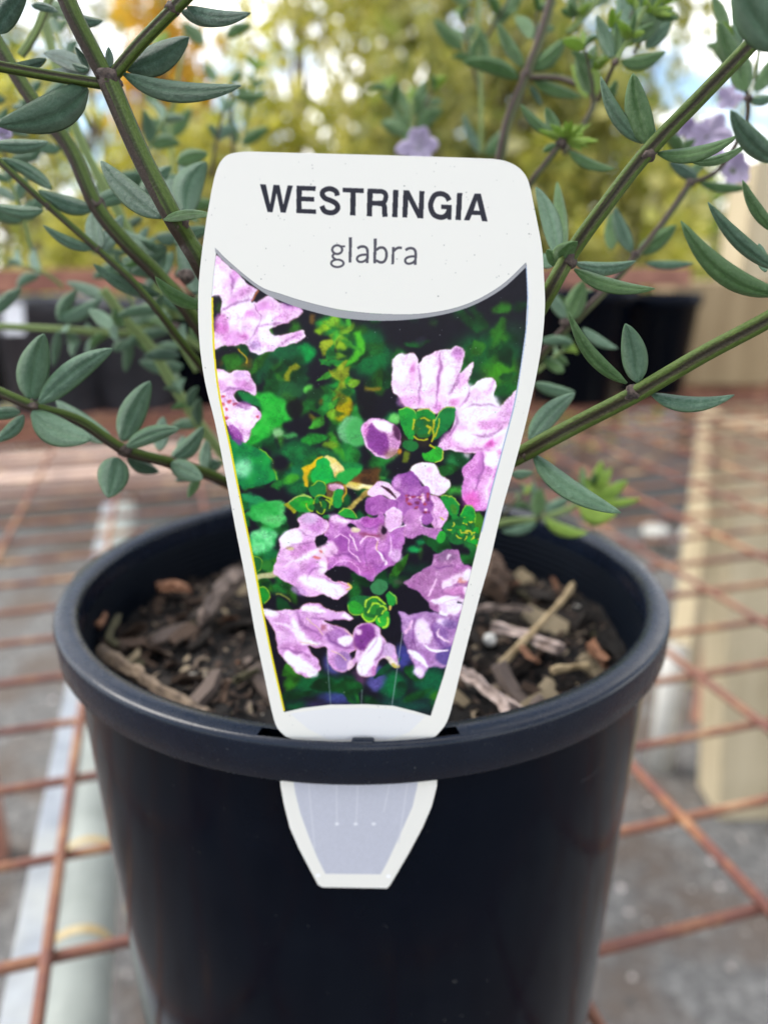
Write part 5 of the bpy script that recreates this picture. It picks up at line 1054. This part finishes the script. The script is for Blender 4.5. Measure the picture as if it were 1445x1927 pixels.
# small bluish leaves filling the shaded heart of the bush on the left
rg = random.Random(21)
for k in range(46):
    x, y = rg.uniform(180, 375), rg.uniform(300, 760)
    if y > 660 and x < 300: continue
    an = rg.uniform(0, 6.28); L = rg.uniform(46, 88); z = rg.uniform(150, 200)
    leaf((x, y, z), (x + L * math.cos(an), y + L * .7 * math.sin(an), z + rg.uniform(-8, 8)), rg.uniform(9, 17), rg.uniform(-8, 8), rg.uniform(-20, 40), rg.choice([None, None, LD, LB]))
for k in range(10):
    x, y = rg.uniform(-10, 90), rg.uniform(150, 330); an = rg.uniform(0, 6.28); L = rg.uniform(40, 80); z = rg.uniform(170, 210)
    leaf((x, y, z), (x + L * math.cos(an), y + L * .6 * math.sin(an), z), rg.uniform(8, 13), 0, 10, None)
def sprig(x0, y0, x1, y1, z, n, L0, hwf=.24, mat=None, w=8, tip=None):
    """a side shoot: thin stem with opposite leaves, closer together towards its tip"""
    xm, ym = (x0 + x1) / 2 + rg.uniform(-8, 8), (y0 + y1) / 2 + rg.uniform(-8, 8)
    stem([(x0, y0, z + 2), (xm, ym, z), (x1, y1, z - 2)], w, M_STEMG if rg.random() < .5 else M_STEMB, w * .6)
    d = math.atan2(y1 - y0, x1 - x0)
    for i in range(n):
        u = ((i + 1) / n) ** .8; x, y = x0 + (x1 - x0) * u, y0 + (y1 - y0) * u
        for sgn in (-1, 1):
            an = d + sgn * rg.uniform(.45, 1.15); L = L0 * (1.15 - .45 * u) * rg.uniform(.75, 1.2)
            leaf((x, y, z), (x + L * math.cos(an), y + L * math.sin(an), z + rg.uniform(-9, 9)), L * hwf * rg.uniform(.7, 1.2), sgn * rg.uniform(2, 8), rg.uniform(-25, 35), (tip if u > .8 and tip else mat) if rg.random() < .8 else LB)
    leaf((x1, y1, z), (x1 + L0 * .6 * math.cos(d), y1 + L0 * .6 * math.sin(d), z), L0 * .13, 0, 20, tip or mat)
for a in [(60, 470, 20, 340, 170, 3, 70), (150, 330, 60, 215, 165, 3, 64), (170, 240, 110, 60, 190, 3, 60), (250, 330, 330, 190, 190, 3, 58), (330, 560, 262, 470, 165, 3, 62), (300, 700, 210, 480, 190, 3, 58), (370, 700, 300, 590, 175, 3, 54),
          (20, 330, -20, 200, 180, 2, 60), (60, 60, 130, -30, 170, 3, 56), (395, 330, 420, 210, 210, 2, 44), (120, 540, 40, 500, 200, 2, 50), (400, 840, 340, 740, 170, 3, 48), (240, 620, 150, 640, 200, 2, 44)]:
    sprig(*a, mat=None)
for a in [(1117, 192, 1100, 90, 162, 2, 56), (1160, 117, 1190, 20, 156, 3, 66), (1190, 100, 1250, 10, 162, 3, 58), (1085, 60, 1110, -20, 175, 2, 50), (1407, 185, 1372, 70, 156, 3, 60), (1420, 150, 1440, 30, 152, 2, 56), (905, 180, 870, 40, 214, 3, 52), (905, 90, 960, -10, 214, 2, 50), (775, 280, 730, 170, 226, 3, 46), (780, 260, 815, 170, 226, 3, 46), (990, 142, 1010, 20, 185, 2, 52), (1298, 345, 1270, 250, 168, 2, 46), (1050, 640, 1085, 560, 172, 2, 44), (1010, 700, 1060, 660, 176, 2, 42), (460, 250, 480, 130, 236, 3, 40), (330, 200, 300, 90, 240, 2, 42), (940, 985, 985, 930, 206, 2, 40)]:
    sprig(*a, mat=LB, tip=LL)
# the same shrub's mauve flowers, out of focus
def flower(x, y, z, r, n=5, seed=1):
    rg = random.Random(seed); c = at(x, y, z)
    f = put('flower', tube([c + FW * .002, c], [.0006, .0012], nseg=8, sub=2), M_STEMG, plant)
    for k in range(n):
        an = 6.28 * k / n + rg.uniform(-.3, .3); L = r * rg.uniform(.8, 1.2)
        leaf((x, y, z), (x + L * math.cos(an), y + L * math.sin(an), z - rg.uniform(0, 4)), r * .42, 0, 0, M_MAUVE, cup=.2, name='petal', sharp=1.4, parent=f)
flower(788, 276, 205, 38, 6, 3); flower(1335, 255, 190, 42, 7, 5); flower(1382, 318, 185, 34, 6, 7); flower(0, 252, 150, 26, 5, 9); flower(1290, 240, 195, 28, 5, 10); flower(1372, 185, 200, 26, 5, 12)

# the 300 leaves that show largest stay single; the small shaded rest becomes one part
LV = [o for o in plant.children if o.name.split('.')[0] == 'leaf']
def shown(o):
    p = [v.co - CAM for v in o.data.vertices]; q = [(v.x / v.dot(FW), v.dot(UP) / v.dot(FW)) for v in p]
    a = [min(max(k[0], -.5), .5) for k in q]; b = [min(max(k[1], -.67), .67) for k in q]
    return (max(a) - min(a)) * (max(b) - min(b)) + 1e-5
LV.sort(key=shown, reverse=True)
rest = LV[290:]
if rest:
    bm = bmesh.new(); mats = []
    for o in rest:
        mt = o.data.materials[0]
        if mt not in mats: mats.append(mt)
        n0 = len(bm.faces); bm.from_mesh(o.data); bm.faces.ensure_lookup_table()
        for f in bm.faces[n0:]: f.material_index = mats.index(mt)
    me = bpy.data.meshes.new('small_leaves'); bm.to_mesh(me); bm.free()
    for mt in mats: me.materials.append(mt)
    put('small_leaves', me, None, plant)['kind'] = 'stuff'
    for o in rest: d_ = o.data; bpy.data.objects.remove(o); bpy.data.meshes.remove(d_)
print('LEAVES', len(LV))

# ================================================================ trees and shrubs beyond
def fol_mat(name, stops, trc, tr=.52):
    m = Mat(name, .6, .3)
    g = m.node('ShaderNodeNewGeometry')
    m.color(m.ramp(g.outputs['Random Per Island'], stops))
    t = m.node('ShaderNodeBsdfTranslucent'); m.l.new(m.ramp(g.outputs['Random Per Island'], trc), t.inputs[0])
    ms = m.node('ShaderNodeMixShader'); ms.inputs[0].default_value = tr
    m.l.new(m.b.outputs[0], ms.inputs[1]); m.l.new(t.outputs[0], ms.inputs[2]); m.l.new(ms.outputs[0], m.n['Material Output'].inputs[0])
    return m.m
F_YEL = fol_mat('yellow_green_foliage', [(0, (.20, .22, .05)), (.35, (.38, .38, .09)), (.7, (.58, .54, .16)), (.95, (.78, .72, .38))], [(0, (.4, .42, .04)), (1, (.7, .62, .12))])
F_OLI = fol_mat('olive_foliage', [(0, (.09, .11, .035)), (.4, (.21, .22, .07)), (.8, (.40, .37, .12)), (1, (.58, .52, .24))], [(0, (.2, .26, .04)), (1, (.5, .46, .1))])
F_ORA = fol_mat('orange_yellow_foliage', [(0, (.42, .24, .02)), (.5, (.60, .36, .03)), (1, (.70, .48, .08))], [(0, (.6, .36, .03)), (1, (.8, .5, .06))])
F_GRN = fol_mat('fresh_green_foliage', [(0, (.05, .11, .02)), (.5, (.12, .22, .03)), (1, (.28, .38, .07))], [(0, (.2, .4, .04)), (1, (.4, .55, .1))])
M_BARK = noise_mat('grey_brown_bark', (.12, .09, .07), (.26, .21, .17), 30, .85, .5, .005).m
def tree(x, Y, base, top, wd, mat, label, seed, n=4200, droop=0.0, size=.035, dens=1.0, cat='shrub', clumps=34, name='garden_shrub'):
    rg = random.Random(seed); npr = np.random.RandomState(seed)
    g0 = on_y(x, 500, Y); g0.z = 0
    root = empty(name, g0); tag(root, label, cat, 'trees and shrubs beyond the benches')
    h = top
    mesh_pts = [g0 + Vector((0, 0, 0)), g0 + Vector((rg.uniform(-.05, .05), 0, h * .3)), g0 + Vector((rg.uniform(-.1, .1), 0, h * .6)), g0 + Vector((rg.uniform(-.15, .15), 0, h * .92))]
    put('trunk', tube(mesh_pts, [.045, .035, .024, .008], nseg=10, sub=4), M_BARK, root)
    cen = []
    for k in range(clumps):
        u = k / clumps
        zz = base + (top - base) * (u ** .9); ww = wd * (.45 + .75 * math.sin(math.pi * min(1, .15 + u * .8)))
        an = rg.random() * 6.28; r = ww * math.sqrt(rg.random())
        c = g0 + Vector((r * math.cos(an), r * math.sin(an) * .6, zz + rg.uniform(-.1, .1))); cen.append(c)
        if k % 3 == 0:
            q = g0 + Vector((0, 0, zz * .6)); put('limb', tube([q, (q + c) / 2 + Vector((0, 0, .06)), c], [.016, .010, .004], nseg=7, sub=3), M_BARK, root)
    cen = np.array([tuple(c) for c in cen]); n = int(n * .62); per = npr.randint(0, len(cen), n)
    rad = .10 + .16 * npr.rand(len(cen)) * (wd / .6)
    off = npr.normal(size=(n, 3)); off /= np.linalg.norm(off, axis=1)[:, None]; off *= (npr.rand(n) ** .45)[:, None] * rad[per][:, None]
    P = cen[per] + off * np.array([1, .8, 1 + droop])
    ax = npr.normal(size=(n, 3)); ax[:, 2] -= droop * 2.2; ax /= np.linalg.norm(ax, axis=1)[:, None]
    s = npr.normal(size=(n, 3)); s = np.cross(ax, s); s /= np.linalg.norm(s, axis=1)[:, None]
    L = size * (.6 + .8 * npr.rand(n)) * (1 + droop); W = size * (.22 + .2 * npr.rand(n)) / (1 + droop * .6)
    v = np.stack([P, P + ax * (L * .45)[:, None] + s * W[:, None], P + ax * L[:, None], P + ax * (L * .45)[:, None] - s * W[:, None]], 1).reshape(-1, 3)
    me = bpy.data.meshes.new('crown'); me.vertices.add(4 * n); me.vertices.foreach_set('co', v.astype(np.float32).ravel())
    me.loops.add(4 * n); me.loops.foreach_set('vertex_index', np.arange(4 * n)); me.polygons.add(n); me.polygons.foreach_set('loop_start', np.arange(n) * 4); me.polygons.foreach_set('loop_total', np.full(n, 4)); me.update(calc_edges=True)
    put('crown', me, mat, root, sm=False)
for a in [
    (40, 3.2, .55, 1.55, .75, F_YEL, 'low yellow-green shrub behind the left stems', 1, 5200), (190, 4.6, .9, 2.6, .6, F_OLI, 'olive shrub behind the upper left leaves', 2, 2000),
    (335, 3.6, 1.35, 1.95, .16, F_ORA, 'orange-yellow bush above the upper left stems', 3, 900), (430, 3.4, .5, 1.55, .55, F_YEL, 'low yellow shrub left of the tag top', 4, 3200),
    (560, 4.4, 1.0, 2.9, .8, F_YEL, 'tall yellow tree above the left half of the tag', 5, 3800, .3), (800, 4.0, .8, 2.7, .75, F_YEL, 'tall drooping yellow tree above the tag', 6, 4400, .55),
    (930, 3.3, .6, 1.95, .55, F_OLI, 'dense olive bush above the right half of the tag', 7, 5200, .4), (1060, 3.5, .5, 1.8, .5, F_OLI, 'olive bush behind the bright young tuft', 8, 3800, .3),
    (1180, 4.6, .8, 2.5, .5, F_OLI, 'thin olive tree behind the upper right leaves', 9, 1500, .5), (1130, 3.0, .4, 1.35, .5, F_YEL, 'low yellow-green shrub behind the right stems', 10, 2600),
    (1330, 4.0, .5, 1.40, .5, F_GRN, 'low green shrub behind the right-hand stem', 11, 1500), (250, 5.2, .5, 1.5, 1.2, F_GRN, 'green hedge-like shrub farther back on the left', 12, 3600), (1000, 5.8, .5, 1.7, 1.6, F_OLI, 'olive shrub mass farther back in the middle', 13, 3600), (-120, 4.2, .8, 2.6, .7, F_OLI, 'olive shrub past the left edge', 14, 1600)]:
    a = list(a); tree(*a[:9], droop=a[9] if len(a) > 9 else .2, size=.075, cat='shrub' if a[3] < 2 else 'tree', name='garden_shrub' if a[3] < 2 else 'garden_tree')
